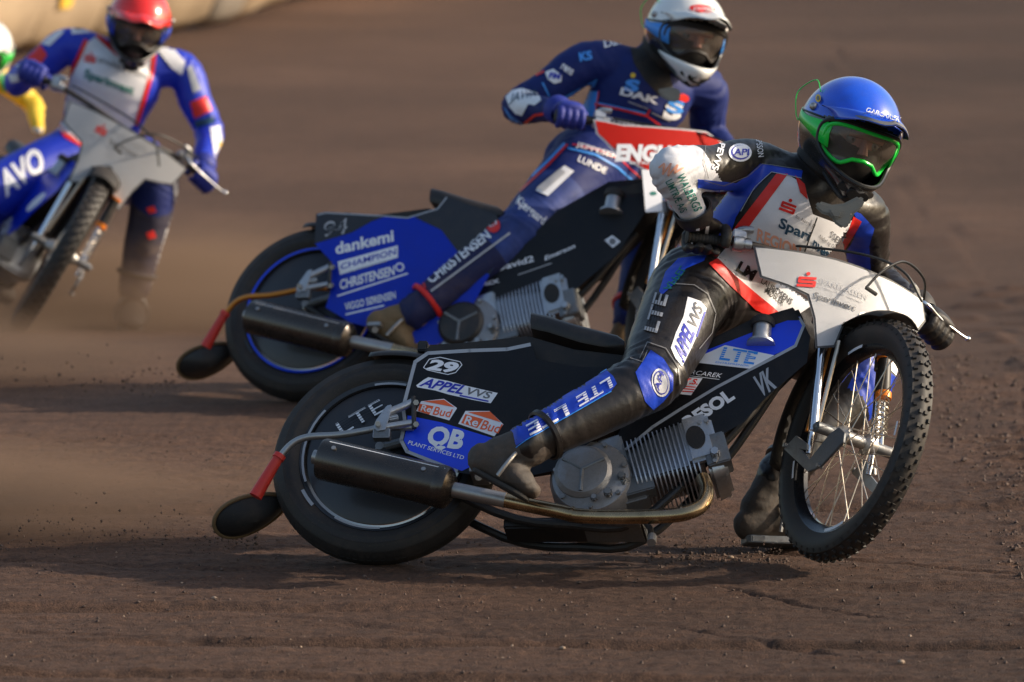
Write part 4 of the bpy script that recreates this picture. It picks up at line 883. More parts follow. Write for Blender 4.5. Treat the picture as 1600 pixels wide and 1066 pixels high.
def make_boot(root, org, shin, ankle, heel, toe, m, sole=None, name='boot', r=1., buckle=True):
    shin, ankle, heel, toe = (np.asarray(p)-org for p in (shin, ankle, heel, toe))
    d = nrm(toe-heel); s_ = nrm(np.cross(d, ankle-heel)); up = nrm(np.cross(s_, d)); up = up if np.dot(up, ankle-heel) > 0 else -up
    mb = MB(); a0 = ankle+(shin-ankle)*.42
    a0 = ankle+(shin-ankle)*.16
    sweep(mb, [a0, ankle+(shin-ankle)*.08, ankle-up*.01, heel*.65+ankle*.35], [(.046*r, .052*r), (.046*r, .052*r), (.046*r, .050*r), (.040*r, .045*r)], s_, m)
    L = np.linalg.norm(toe-heel)
    sweep(mb, [heel+up*.01, heel+d*L*.3+up*.022, heel+d*L*.62+up*.012, heel+d*L*.88+up*.002, toe], [(.036*r, .040*r), (.040*r, .048*r), (.049*r, .036*r), (.046*r, .028*r), (.034*r, .020*r)], s_, m)
    o = voxel(mb, name, .0055, 4, lambda co: .004*(snoise(co[:, 0]+co[:, 1], co[:, 2], 26, 5)-.5)-.004*np.abs(snoise(co[:, 0]-co[:, 1], co[:, 2]*2, 34, 6)-.5)); o.parent = root
    sm = MB(); pts = [(-.06, .026), (.0, .036), (.3, .036), (.6, .046), (.85, .044), (.98, .030), (1.03, .014)]
    ring = [heel+d*L*t+s_*w2*r*.9-up*.020*r for t, w2 in pts]+[heel+d*L*t-s_*w2*r*.9-up*.020*r for t, w2 in reversed(pts)]
    sm.prism(ring, [p-up*(.012 if sole is None else .022) for p in ring], sole or M['grip_rubber']); sm.build('boot_sole', root, bevel=.003)
    if buckle:
        b = MB(); c = heel+d*L*.42+up*.02; rg = [c-up*.012+s_*(.053*r*math.cos(t))+up*(.066*r*math.sin(t))+d*.012*math.sin(t) for t in np.linspace(-.3, math.pi+.3, 18)]; b.tube(rg, .0065, M['steel'], n=8)
        b.build('boot_strap', root)
    return o
def smoothf(a, b, x): t = min(1, max(0, (x-a)/(b-a))); return t*t*(3-2*t)
def make_helmet(root, org, c, f, u, sc, top, low, peak, c2):
    """c: centre, f: facing direction, u: crown direction"""
    f = nrm(f); u = nrm(np.asarray(u)-f*np.dot(u, f)); l = np.cross(u, f); R = np.stack([f, l, u], 1)*sc; c = np.asarray(c)-org
    W = lambda p: c+R@np.asarray(p, float)
    def shell(az, el, k=1.):
        a, b, h = .140, .118, .132; ce, se = math.cos(el), math.sin(el)
        p = np.array([a*ce*math.cos(az), b*ce*math.sin(az), h*se])*k
        cz = max(0, math.cos(az)); t = smoothf(math.radians(-8), math.radians(-34), el) if el < 0 else 0
        p[0] += .066*cz**1.6*t*k; p[2] -= .030*cz**1.5*t*k; p[1] *= 1-.10*t*cz
        if el < math.radians(-34): p[2] = p[2]*(1-.30*smoothf(math.radians(-34), math.radians(-62), el)*(1-cz))
        bk = max(0, -math.cos(az)); p[0] -= .012*bk*math.cos(el)*k
        return p
    AZ, CEL, HE = math.radians(64), math.radians(-8), math.radians(22.5)
    na, ne = 132, 84; els = [math.radians(-62+152*i/ne) for i in range(ne+1)]; azs = [2*math.pi*j/na-math.pi for j in range(na)]
    mb = MB(); V = [W(shell(a, e)) for e in els for a in azs]; ft, fl = [], []
    for i in range(ne):
        for j in range(na):
            e = (els[i]+els[i+1])/2; a = azs[j]+math.pi/na
            if abs(a/AZ)**3.2+abs((e-CEL)/HE)**3.2 < 1: continue
            ring = (i*na+j, i*na+(j+1) % na, (i+1)*na+(j+1) % na, (i+1)*na+j)
            edge = math.radians(13)+math.radians(10)*max(0, 1-abs(a)/1.15)**.5-math.radians(13)*(abs(a)/math.pi)*1.1
            (ft if e > edge else fl).append(ring)
    mb.add(V, ft, top); mb.build('helmet_shell', root, ang=180)
    o = None
    mb = MB(); mb.add(V, fl, low); mb.build('helmet_lower_shell', root, ang=180)
    # trim round eye port, shell seam and neck rim
    mb = MB(); pt = []
    for q in range(73):
        t = 2*math.pi*q/72; ct, st_ = math.cos(t), math.sin(t); pt.append(W(shell(AZ*math.copysign(abs(ct)**(2/3.2), ct), CEL+HE*math.copysign(abs(st_)**(2/3.2), st_), .995)))
    mb.tube(pt, .0055*sc, M['cable'], n=8, cap=False)
    mb.tube([W(shell(a, math.radians(-62), .99)) for a in np.linspace(-math.pi, math.pi, 60)], .008*sc, M['cable'], n=8, cap=False); mb.build('helmet_trim', root)
    mb = MB()
    for s_ in (-1, 1): mb.tube([W(shell(a*s_, math.radians(13)-math.radians(13)*(abs(a)/math.pi)*1.1, 1.0)) for a in np.linspace(1.1, math.pi, 30)], .0026*sc, M['cable'], n=6)
    mb.build('helmet_seam', root)
    # chin vent and ridges
    mb = MB()
    for (a, e, s1, s2) in ((0, -44, .030, .016), (.42, -42, .017, .010), (-.42, -42, .017, .010), (0, -56, .026, .008)):
        p = shell(a, math.radians(e), 1.0); n_ = nrm(np.array([math.cos(a), math.sin(a), -.35])); t1 = nrm(np.cross([0, 0, 1], n_)); t2 = np.cross(n_, t1)
        pts = [p+t1*(s1*math.cos(t))*1.0+t2*(s2*math.sin(t)) for t in np.linspace(0, 2*math.pi, 14, endpoint=False)]
        mb.prism([W(q-n_*.004) for q in pts], [W(q+n_*.004) for q in pts], c2['vent'])
    mb.build('chin_vent', root, bevel=.0015)
    if c2.get('chin'):      # pale painted chin guard, raised shell
        V2 = []; nn = 15
        for e in np.linspace(math.radians(-57), math.radians(-27), 9):
            for a in np.linspace(-.70, .70, nn): V2.append(W(shell(a*(1+.7*smoothf(math.radians(-50), math.radians(-27), e)), e, 1.025)))
        mb = MB(); mb.add(V2, [(i*nn+j, i*nn+j+1, (i+1)*nn+j+1, (i+1)*nn+j) for i in range(8) for j in range(nn-1)], c2['chin']); o = mb.build('chin_guard', root, ang=60); md = o.modifiers.new('t', 'SOLIDIFY'); md.thickness = .003
        lv = MB()
        for a, b_ in ((-.35, -.05), (.05, .35)):
            q = [W(shell(t, math.radians(e), 1.045)) for t, e in ((a, -38), ((a+b_)/2, -46), (b_, -38), ((a+b_)/2, -41))]; lv.add(q, [(0, 1, 2, 3)], BK)
        lv.build('chin_slot', root)
    # peak
    V2 = []; nn = 21; rows = 9
    for i in range(rows):
        s = i/(rows-1)
        for j in range(nn):
            a = (j/(nn-1)*2-1)*math.radians(74); b_ = shell(a, math.radians(31-10*abs(a)), 1.03); cz = math.cos(a*.9)
            b_ = b_+np.array([.100*s*cz**.6, -.010*s*math.sin(a)*2,   .020*math.sin(s*2.2)*cz-.020*s**1.5*(1-.15*cz)+.006*math.sin(a*6)*(.3+s)*.5])
            V2.append(W(b_))
    mb = MB(); mb.add(V2, [(i*nn+j, i*nn+j+1, (i+1)*nn+j+1, (i+1)*nn+j) for i in range(rows-1) for j in range(nn-1)], peak); o = mb.build('helmet_peak', root, ang=60); o.data.materials.append(M['black_matte']); md = o.modifiers.new('t', 'SOLIDIFY'); md.thickness = .004; md.offset = 0; md.material_offset = 1; md.material_offset_rim = 1
    if c2.get('peak_trim'):
        mb = MB(); mb.add([v for v in (np.array(V2[(rows-2)*nn:])+u*.0035*sc+f*.001)], [(j, j+1, nn+j+1, nn+j) for j in range(3, nn-4)], c2['peak_trim']); mb.build('peak_trim', root)
    mb = MB()
    for s_ in (-1, 1): p = shell(s_*1.5, math.radians(13), 1.02); mb.ball(W(p), .010*sc, M['steel'], 8)
    mb.build('peak_screw', root)
    # goggles
    gk = lambda a, e, k: W(shell(a, e*.75-math.radians(1), k)-np.array([.014 if e < -.2 else .004, 0, 0])*0+np.array([-.03*smoothf(-.15, -.5, e), 0, 0]))
    pt = []
    for q in range(61):
        t = 2*math.pi*q/60; ct, st_ = math.cos(t), math.sin(t); nose = .20*math.exp(-(ct/.25)**2)*(st_ < 0)
        pt.append(gk(AZ*.88*math.copysign(abs(ct)**.6, ct), CEL+(HE*1.08-nose)*math.copysign(abs(st_)**.6, st_), .985))
    mb = MB(); mb.tube(pt, .0052*sc, c2['frame'], n=10, cap=False); mb.build('goggle_frame', root)
    V2 = [np.mean(pt[:-1], 0)+f*.035*sc*0]; nq = 60; rr_ = 5; V2 = []
    cen = gk(0, CEL, 1.0)
    for i in range(rr_+1):
        k = i/rr_
        for q in range(nq):
            t = 2*math.pi*q/nq; ct, st_ = math.cos(t), math.sin(t); nose = .20*math.exp(-(ct/.25)**2)*(st_ < 0)
            V2.append(gk(k*AZ*.88*math.copysign(abs(ct)**.6, ct), CEL+k*(HE*1.08-nose)*math.copysign(abs(st_)**.6, st_), .982))
    mb = MB(); mb.add(V2, [(i*nq+q, i*nq+(q+1) % nq, (i+1)*nq+(q+1) % nq, (i+1)*nq+q) for i in range(rr_) for q in range(nq)], M['lens']); mb.build('goggle_lens', root, ang=180)
    # strap
    for s_ in (-1, 1):
        V2 = []; nn = 26
        for q in range(nn):
            t = q/(nn-1); a = math.radians(50)+t*math.radians(130); wd = math.radians(15-8*smoothf(0, .35, t)); ec = math.radians(-6+9*t)
            kk = 1.0+.025*smoothf(0, .12, t)
            for r in (-1, 0, 1): V2.append(W(shell(s_*a, ec+wd*r*.75, kk)))
        mb = MB(); mb.add(V2, [(q*3+r, q*3+r+1, q*3+r+4, q*3+r+3) for q in range(nn-1) for r in range(2)], c2['strap']); o = mb.build('goggle_strap', root, ang=180); md = o.modifiers.new('t', 'SOLIDIFY'); md.thickness = .003
    # face
    mb = MB(); mb.ball(W((.022, 0, -.008)), np.array([.078, .068, .098])*sc, M['skin'], 16, R/sc)
    mb.tube([W((.098, 0, .002)), W((.108, 0, -.020)), W((.112, 0, -.034))], .01, M['skin'], n=10, rs=[.008*sc, .011*sc, .014*sc]); mb.tube([W((.094, -.045, .008)), W((.104, 0, .012)), W((.094, .045, .008))], .009*sc, M['skin'], n=8, smooth=3)
    fo = mb.build('face', root)
    for s_ in (-1, 1):
        mb = MB(); mb.ball(W((.086, s_*.031, -.006)), .0125*sc, M['eye_dim'], 10); mb.ball(W((.0925, s_*.031, -.006)), .0065*sc, M['black_matte'], 8); mb.build('eye', fo)
    mb = MB(); mb.ball(W((.010, 0, -.045)), np.array([.094, .085, .085])*sc, M['black_matte'], 14, R/sc); mb.build('balaclava', root)
    if c2.get('wire'):
        mb = MB(); q = [shell(math.radians(-a), math.radians(e), k) for a, e, k in ((95, 30, 1.02), (112, 34, 1.17), (128, 14, 1.25), (122, -2, 1.10), (112, -8, 1.03))]; mb.tube([W(p) for p in q], .0018, c2['wire'], n=6, smooth=6); mb.build('tear_off_cord', root)
    return lambda az, el, k=1.0: W(shell(math.radians(az), math.radians(el), k)), W
def drape(root, org, bvh, name, els, rng_, step=5, off=.0022):
    def f(px, py, lv):
        r = ray(px, py); dlen = np.linalg.norm(r); d = Vector(r/dlen); o = Vector(VC+r*rng_[0])
        hit = bvh.ray_cast(o, d, (rng_[1]-rng_[0])*dlen)
        if hit[0] is None: return None
        return hit[0]+hit[1]*0+(-d)*(off*.5+.0014*lv)+hit[1]*(off*.5+.0010*lv)-Vector(org)
    return lay(name, els, f, root, step=step, maxjump=.05)
def paint_region(body, org, J, ka, kb, t0, t1, rad, m):
    """gives the garment another cloth between two points of a limb; the seam is cut through the mesh"""
    a, b = J[ka]-org, J[kb]-org; d = nrm(b-a); Ln = np.linalg.norm(b-a); me = body.data; bm = bmesh.new(); bm.from_mesh(me)
    for t in (t0, t1):
        p = Vector(a+d*Ln*t); fs = [f for f in bm.faces if (f.calc_center_median()-p).length < rad*1.3]
        ge = set(fs) | {e for f in fs for e in f.edges} | {v for f in fs for v in f.verts}
        bmesh.ops.bisect_plane(bm, geom=list(ge), plane_co=p, plane_no=Vector(d), dist=1e-5)
    bm.to_mesh(me); bm.free(); me.materials.append(m); mi = len(me.materials)-1
    n = len(me.polygons); co = np.empty(n*3); me.polygons.foreach_get('center', co); co = co.reshape(-1, 3)-a
    t = co@d/Ln; ds = np.linalg.norm(co-np.outer(t*Ln, d), axis=1); ix = np.zeros(n, np.int32); me.polygons.foreach_get('material_index', ix)
    ix[(t >= t0) & (t <= t1) & (ds < rad)] = mi; me.polygons.foreach_set('material_index', ix); me.polygons.foreach_set('use_smooth', [True]*n); me.update()
def make_rider(R):
    org = R['org']; root = empty('person', Matrix.Translation(Vector(org)), R['label'], 'rider', 'speedway riders')
    J = {k: U(*v) for k, v in R['J'].items()}; m = R['suit']; mb = MB(); q = lambda p: p-org; s = R.get('s', 1.)
    for L in 'RL':
        if ('grip'+L) in R: G = R['grip'+L][0]; J['wr'+L] = G+nrm(J['el'+L]-G)*.080+np.array([0, 0, .015])
    side = nrm(J['shL']-J['shR']); hs = nrm(J['hipL']-J['hipR'])
    def r_(*a): return [(x*s, y*s) for x, y in a]
    def a_(*a): return [(x*s*R.get('arm', .95), y*s*R.get('arm', .95)) for x, y in a]
    def l_(*a): return [(x*s*R.get('ls', 1.), y*s*R.get('ls', 1.)) for x, y in a]
    up = J['neck']-J['pelvis']
    sweep(mb, [q(J['pelvis']), q(J['waist']), q(J['chest']), q(J['chest']*.35+J['neck']*.65), q(J['neck'])], r_((.165, .120), (.150, .112), (.178, .128), (.165, .105), (.085, .075)), [hs, hs*.5+side*.5, side, side, side], m, n=32)
    sweep(mb, [q(J['neck']), q(J['head']*.4+J['neck']*.6)], r_((.062, .062), (.060, .060)), side, m)
    for L in 'RL':
        sh, el, wr = J['sh'+L], J['el'+L], J['wr'+L]
        sweep(mb, [q(J['chest']*.3+J['neck']*.4+sh*.3), q(sh), q(sh*.5+el*.5), q(el), q(el*.45+wr*.55), q(wr)], a_((.085, .085), (.078, .082), (.066, .068), (.057, .057), (.047, .047), (.037, .037)), nrm(np.cross(el-sh, wr-el)+1e-4), m)
        sweep(mb, [q(el-.01*nrm(wr-el)), q(el+.03*nrm(wr-el))], a_((.058, .058), (.056, .056)), side, m)
        hp, kn, an = J['hip'+L], J['kn'+L], J['an'+L]
        sd_ = nrm(np.cross(kn-hp, an-kn)+1e-4)
        sweep(mb, [q(J['pelvis']*.5+hp*.5), q(hp), q(hp*.5+kn*.5), q(kn*.93+hp*.07)], l_((.12, .12), (.105, .112), (.092, .098), (.076, .078)), sd_, m, n=24)
        sweep(mb, [q(kn), q(kn*.72+an*.28), q(kn*.4+an*.6), q(an)], l_((.072, .076), (.068, .078), (.060, .068), (.050, .054)), sd_, m, n=24)
        fw_ = nrm(nrm(kn-hp)-nrm(an-kn)); sweep(mb, [q(kn+fw_*.018-.05*nrm(an-kn)), q(kn+fw_*.026), q(kn+fw_*.018+.08*nrm(an-kn))], l_((.055, .050), (.062, .056), (.052, .046)), sd_, m)
    jx = [(q(J[k]), nrm(J[e]-J[k]), am) for k, e, am in (('elR', 'wrR', 1), ('elR', 'shR', 1), ('elL', 'wrL', 1), ('elL', 'shL', 1), ('knR', 'anR', 1.0), ('knR', 'hipR', 1.1), ('knL', 'anL', 1), ('shR', 'elR', .8), ('shL', 'elL', .8),
          ('hipR', 'knR', 1.5), ('hipL', 'knL', 1.5), ('waist', 'chest', .6), ('anR', 'knR', 1.2), ('anL', 'knL', 1.2), ('wrR', 'elR', .9), ('wrL', 'elL', .9))]
    def wr(co):
        tot = np.zeros(len(co)); u0 = co[:, 0]*.8+co[:, 2]*.6
        for k_, (jp, ax_, am) in enumerate(jx):
            rel = co-jp; t = rel@ax_; r2 = (rel**2).sum(1); b0, b1 = perp(ax_); ang = np.arctan2(rel@b0, rel@b1)
            wq = np.exp(-r2/(.115 if k_ != 11 else .16)**2)
            if wq.max() < .01: continue
            n1 = snoise(t*1.0+.030*np.sin(ang*1.5+k_)+.02*snoise(rel@b0, rel@b1, 14, k_), ang*.012, 46, k_+20)
            tot += am*wq*.0075*(np.abs(n1-.5)*-3.2+.62)*(.35+.9*snoise(rel@b0, t, 9, k_+3))
        g_ = snoise(u0+co[:, 1]*.5, co[:, 2]-co[:, 0]*.5, 11, 71)-.5; h_ = np.abs(snoise(u0-co[:, 1]*.7, co[:, 2]*1.3, 19, 72)-.5)
        return tot+.006*g_-.0045*h_+.0012
    body = voxel(mb, R.get('body', 'race_suit'), R.get('vox', .0075), 5, wr); body.parent = root
    for seg in R.get('paint', ()): paint_region(body, org, J, *seg)
    me = body.data; bvh = BVHTree.FromPolygons([Vector(v.co)+Vector(org) for v in me.vertices], [tuple(p.vertices) for p in me.polygons])
    for nm, els, dr in R.get('art', ()): drape(root, org, bvh, nm, els, dr, step=3)
    for L in 'RL':
        if ('grip'+L) in R:
            G, A = R['grip'+L]; make_glove(root, org, J['wr'+L], G, A, np.array([0, 0, 1.]), R['glove'], sc=R.get('gs', 1.1))
        if ('toe'+L) in J: make_boot(root, org, J['kn'+L], J['an'+L], J['heel'+L], J['toe'+L], R['boot'], M['alu_dark'] if L == 'L' else None, r=R.get('br', 1.12))
        c = MB(); d = nrm(J['kn'+L]-J['an'+L]); k_ = s*R.get('ls', 1.); c.lathe([(.058*k_, .0), (.064*k_, .004), (.066*k_, .016), (.060*k_, .02), (.055*k_, .01)], R.get('cuff', m), c=q(J['an'+L])+d*.05, axis=d, n=30); c.build('trouser_cuff', root)
    hk, W = make_helmet(root, org, J['head'], R['face'], R['crown'], R.get('hs', 1.1), *R['helmet'], R['h2'])
    # neck brace and collar
    c = MB(); ax = nrm(J['head']-J['neck']); c.lathe([(.078*s, -.03), (.090*s, -.015), (.092*s, .015), (.080*s, .035), (.068*s, .02), (.066*s, -.02)], M['black_matte'], c=q(J['neck'])+ax*.035, axis=ax, n=36); c.build('collar', root)
    if R.get('brace'):
        b = MB()
        for pts, D in R['brace']:
            b.prism([q(U(x, y, D)) for x, y in pts], [q(U(x, y, D+.02)) for x, y in pts], M['brace'])
        b.build('neck_brace', root, bevel=.006)
    if R.get('extra'): R['extra'](root, org, hk, bvh)
    return root
def grip(P, s_):
    a, b = (P.w(P.fk(-.14, -.50, .585)), P.w(P.fk(-.09, -.32, .60))) if s_ < 0 else (P.w(P.fk(-.14, .39, .565)), P.w(P.fk(-.09, .25, .59)))
    return a*.76+b*.24, nrm(a-b)
def view(yaw, pitch):       # facing direction: yaw to the right of the camera line, pitch downwards (degrees)
    y, p = math.radians(yaw), math.radians(pitch); return nrm(np.array([math.sin(y)*math.cos(p), -math.cos(y)*math.cos(p), -math.sin(p)]))
def crown(f, roll):         # crown direction turned clockwise in the picture by roll degrees
    r = math.radians(roll); return nrm(np.array([math.sin(r), 0, math.cos(r)]))
LW, LR, LB, LK = M['leather_white'], M['leather_red'], M['leather_blue'], M['leather']
PIPE = M['grey_edge']
# ---- rider 1
f1 = view(19, 9)
art1 = [
 ('blue_side_panel', [('p', [(1188, 256), (1254, 267), (1252, 278), (1205, 268), (1171, 305), (1150, 340), (1138, 376), (1118, 384), (1112, 335), (1120, 300), (1090, 294), (1090, 280), (1150, 286), (1167, 275)], LB, 0)], (19.4, 20.6)),
 ('blue_side_panel', [('p', [(1332, 329), (1345, 334), (1366, 357), (1358, 385), (1362, 442), (1330, 445), (1299, 424), (1330, 382), (1342, 352)], LB, 0)], (19.4, 20.6)),
 ('white_bib', [('p', [(1229, 272), (1256, 288), (1270, 335), (1310, 350), (1340, 342), (1322, 382), (1300, 418), (1280, 470), (1235, 500), (1218, 492), (1196, 472), (1150, 440), (1119, 405), (1160, 357)], LW, 0)], (19.4, 20.6)),
 ('red_band', [('p', [(1213, 272), (1231, 272), (1166, 360), (1145, 360)], LR, 1), ('p', [(1107, 412), (1121, 404), (1150, 433), (1197, 471), (1222, 493), (1212, 500), (1180, 484), (1140, 446)], LR, 1), ('p', [(1333, 338), (1346, 346), (1324, 386), (1299, 423), (1292, 418), (1318, 378)], LR, 1), ('p', [(1242, 274), (1257, 288), (1262, 312), (1250, 301)], LR, 1)], (19.4, 20.6)),
 ('bib_lettering', bank_logo((1231, 324), 11, .35, RD, 1)+[TX('Spari', (1215.6, 354), (1264, 377), (1220, 340), NV, 1, .03), TX('nvest', (1268, 385), (1297, 409), (1273, 370), NV, 1, .03), TX('REGION', (1182, 375), (1250, 404), (1184, 357), M['orange_faded'], 1, .03),
    TX('for Nørre N', (1242, 340), (1272, 356), (1244, 335), DG, 1, 0), TX('SSEN', (1295, 369), (1314, 385.5), (1299, 360), DG, 1, .0), TX('Nebel og Omegn', (1279, 371), (1311, 395), (1282, 366), DG, 1, 0),
    TX('LM', (1149, 422), (1175, 438), (1157, 408), BK, 1, .045), TX('LAURIDSENS', (1188, 441), (1235, 477), (1192, 433), BK, 1, .005), TX('MØBLER', (1195, 456), (1222, 479), (1199, 447.5), BK, 1, .005)]+stroke([(1276, 340), (1264, 372), (1254, 400)], 2.2, BK, 2), (19.4, 20.6)),
 ('sleeve_lettering', [TX('WALBERGS', (1056, 275), (1085, 331), (1068, 270), GN, 1, .01), TX('LIMTRÆ A/S', (1040, 284), (1064, 333), (1050, 279), GN, 1, .01)]+stroke([(1030, 262), (1038, 256), (1036, 272), (1048, 256), (1044, 274), (1058, 258), (1054, 270), (1068, 262)], 2.8, M['orange_faded'], 1), (19.2, 20.4)),
 ('sleeve_lettering', [oval((1156, 239), 18, 14, W_, 1), oval((1156, 239), 14.5, 11, BL, 1.5), oval((1157, 238), 13, 9.5, W_, 2), TX('API', (1145, 243), (1168, 243), (1147, 234), BL, 3, .02), TX('PEVVS', (1124.5, 223), (1112, 264), (1133, 226), W_, 1, .03), TX('JEPSSON', (1180, 213), (1184, 246), (1189, 212), W_, 1, .0)], (19.2, 20.6)),
 ('seam_piping', stroke([(1252, 279), (1206, 269), (1180, 292), (1158, 330)], 1.2, PIPE, 1.4)+stroke([(1091, 294), (1120, 298)], 1.2, PIPE, 1.4)+stroke([(1100, 282), (1130, 290), (1168, 275), (1190, 256), (1252, 266)], 1.0, DG, 1.4)+stroke([(1104, 218), (1099, 250), (1106, 278)], 1.0, DG, 1), (19.2, 20.6)),
 ('thigh_lettering', [('p', [(1074.6, 464), (1095, 471), (1104, 482), (1101.6, 491), (1090, 522), (1078, 548), (1065.6, 573), (1055, 560), (1048, 544), (1056, 520), (1067.8, 495)], W_, 0), TX('APPEL', (1067, 567.5), (1085, 521), (1053, 547), BL, 1, .028), TX('VVS', (1086, 517), (1098, 484), (1074, 504), DG, 1, .02)]+stroke([(1088, 526), (1101, 488)], 2.5, BL, 1), (19.1, 20.4)),
 ('thigh_lettering', [TX('LTE', (1026, 521), (1044, 462), (1006, 516), GY, 1, .03)]+[stroke([(1022-k*4, 520-k*1), (1040-k*4, 461-k*1)], 1., LK, 2)[0] for k in range(5)], (19.1, 20.6)),
 ('knee_panel', [('p', [(1017, 547), (1036, 560), (1052, 585), (1051, 610), (1036, 628), (1021, 641), (1008, 628), (993, 582)], LB, 0), oval((1032, 598), 14, 22, M['leather_white'], 1, rot=-.15), oval((1032, 598), 11.5, 18.5, BL, 1.5, rot=-.15), oval((1032, 598), 10.5, 16.5, M['leather_white'], 2, rot=-.15), TX('API', (1028, 612), (1037, 586), (1022, 606), BL, 3, .02)], (18.9, 20.2)),
 ('shin_panel', [('p', [(783, 672), (820, 655), (948, 579), (958, 588), (964, 600), (955, 611), (822, 687), (806, 697), (800, 704)], LB, 0), TX('LTE', (953, 590), (900, 622), (958, 604), W_, 1, .03), TX('LTE', (884, 632), (822, 666), (890, 647), W_, 1, .03)]
    +[stroke([(954+k*1.6, 593+k*3.2), (822+k*1.6, 669+k*3.2)], .9, LB, 2)[0] for k in range(4)]+stroke([(783, 671), (820, 654), (948, 578)], 1.3, SK, 1)+stroke([(955, 612), (822, 688), (800, 704)], 1.3, SK, 1), (18.9, 20.2)),
 ('seam_piping', stroke([(1056, 444), (1085, 446), (1106, 460), (1118, 490), (1112, 520), (1092, 545)], 1.2, DG, 1)+stroke([(1000, 560), (1012, 535), (1040, 545), (1060, 575), (1062, 600)], 1.3, DG, 1)+stroke([(985, 560), (1004, 566), (1012, 548)], 1.3, DG, 1), (19.0, 20.4)),
 ('hip_panel', [('p', [(1030, 455), (1040, 425), (1060, 404), (1104, 398), (1100, 408), (1072, 420), (1056, 442), (1034, 462)], LB, 0), TX('APPEL', (1036, 452), (1064, 416), (1046, 456), M['green_print'], 1, .01)], (19.2, 20.8)),
]
gR1, aR1 = grip(P1, -1); gL1, aL1 = grip(P1, 1)
def extra1(root, org, hk, bvh):
    # wording across the peak, emblem on the shell, glove mark
    E = lambda px, py, D: U(px, py, D)-org
def glove_mark(root, org, name, els, rng_):
    vs, fs = [], []
    for o in root.children:
        if o.name.startswith('glove'):
            b = len(vs); vs += [Vector(v.co)+Vector(org) for v in o.data.vertices]; fs += [tuple(i+b for i in p.vertices) for p in o.data.polygons]
    drape(root, org, BVHTree.FromPolygons(vs, fs), name, els, rng_, step=3)
def helmet_mark(root, org, name, els, rng_, pre=('helmet_shell', 'helmet_peak')):
    vs, fs = [], []
    for o in root.children:
        if o.name.startswith(pre):
            b = len(vs); vs += [Vector(v.co)+Vector(org) for v in o.data.vertices]; fs += [tuple(i+b for i in p.vertices) for p in o.data.polygons]
    drape(root, org, BVHTree.FromPolygons(vs, fs), name, els, rng_, step=4, off=.008)
def extra_1(root, org, hk, bvh):
    glove_mark(root, org, 'glove_lettering', [TX('J1', (1080, 376), (1106, 370), (1082, 359), W_, 1, .02)], (19.2, 20.4))
    helmet_mark(root, org, 'helmet_lettering', [TX('GARCAREK', (1352, 177), (1404, 193), (1354, 169), W_, 2, .01), oval((1280, 155), 4, 6, M['yellow'], 1), oval((1280, 155), 2.2, 3.6, DG, 2)], (19.3, 20.6))
make_rider(dict(org=U(1110, 700, 20.0), label='rider in blue helmet and black leathers with white bib, leaning into the corner',
 J=dict(pelvis=(1118, 452, 20.18), waist=(1158, 400, 20.15), chest=(1225, 335, 20.10), neck=(1285, 272, 20.06), head=(1328, 206, 20.02),
  shR=(1172, 262, 20.02), elR=(1048, 266, 19.72), wrR=(1086, 345, 19.84), shL=(1345, 335, 20.27), elL=(1362, 425, 20.50), wrL=(1420, 500, 20.42),
  hipR=(1082, 455, 20.02), knR=(1012, 596, 19.62), anR=(826, 694, 19.44), hipL=(1150, 475, 20.32), knL=(1352, 592, 20.38), anL=(1212, 748, 20.16),
  heelR=(752, 722, 19.44), toeR=(832, 766, 19.42), heelL=(1168, 826, 20.10), toeL=(1268, 832, 20.16)),
 suit=LK, gripR=(gR1, aR1), gripL=(gL1, aL1), glove=M['glove'], boot=M['boot'], face=f1, crown=crown(f1, 20), hs=1.24, s=1.13, ls=1.06, arm=.90, gs=1.2, br=1.25, paint=[('elR', 'wrR', -.7, 1.0, .115, M['sleeve_white']), ('elR', 'shR', -.5, .26, .115, M['sleeve_white']), ('knL', 'hipL', -.3, .12, .13, LB)], art=art1, extra=extra_1,
 helmet=(M['helmet_blue'], M['helmet_black'], M['helmet_blue']), h2=dict(frame=M['green_frame'], strap=M['green_frame'], vent=M['black_matte'], peak_trim=M['darkgrey_print'], wire=M['green_frame']),
 brace=[([(1272, 322), (1280, 314), (1300, 320), (1318, 318), (1342, 306), (1352, 312), (1346, 326), (1332, 336), (1328, 352), (1317, 358), (1305, 350), (1298, 338), (1284, 334)], 19.80), ([(1294, 328), (1311, 326), (1318, 332), (1313, 342), (1301, 341)], 19.785)]))
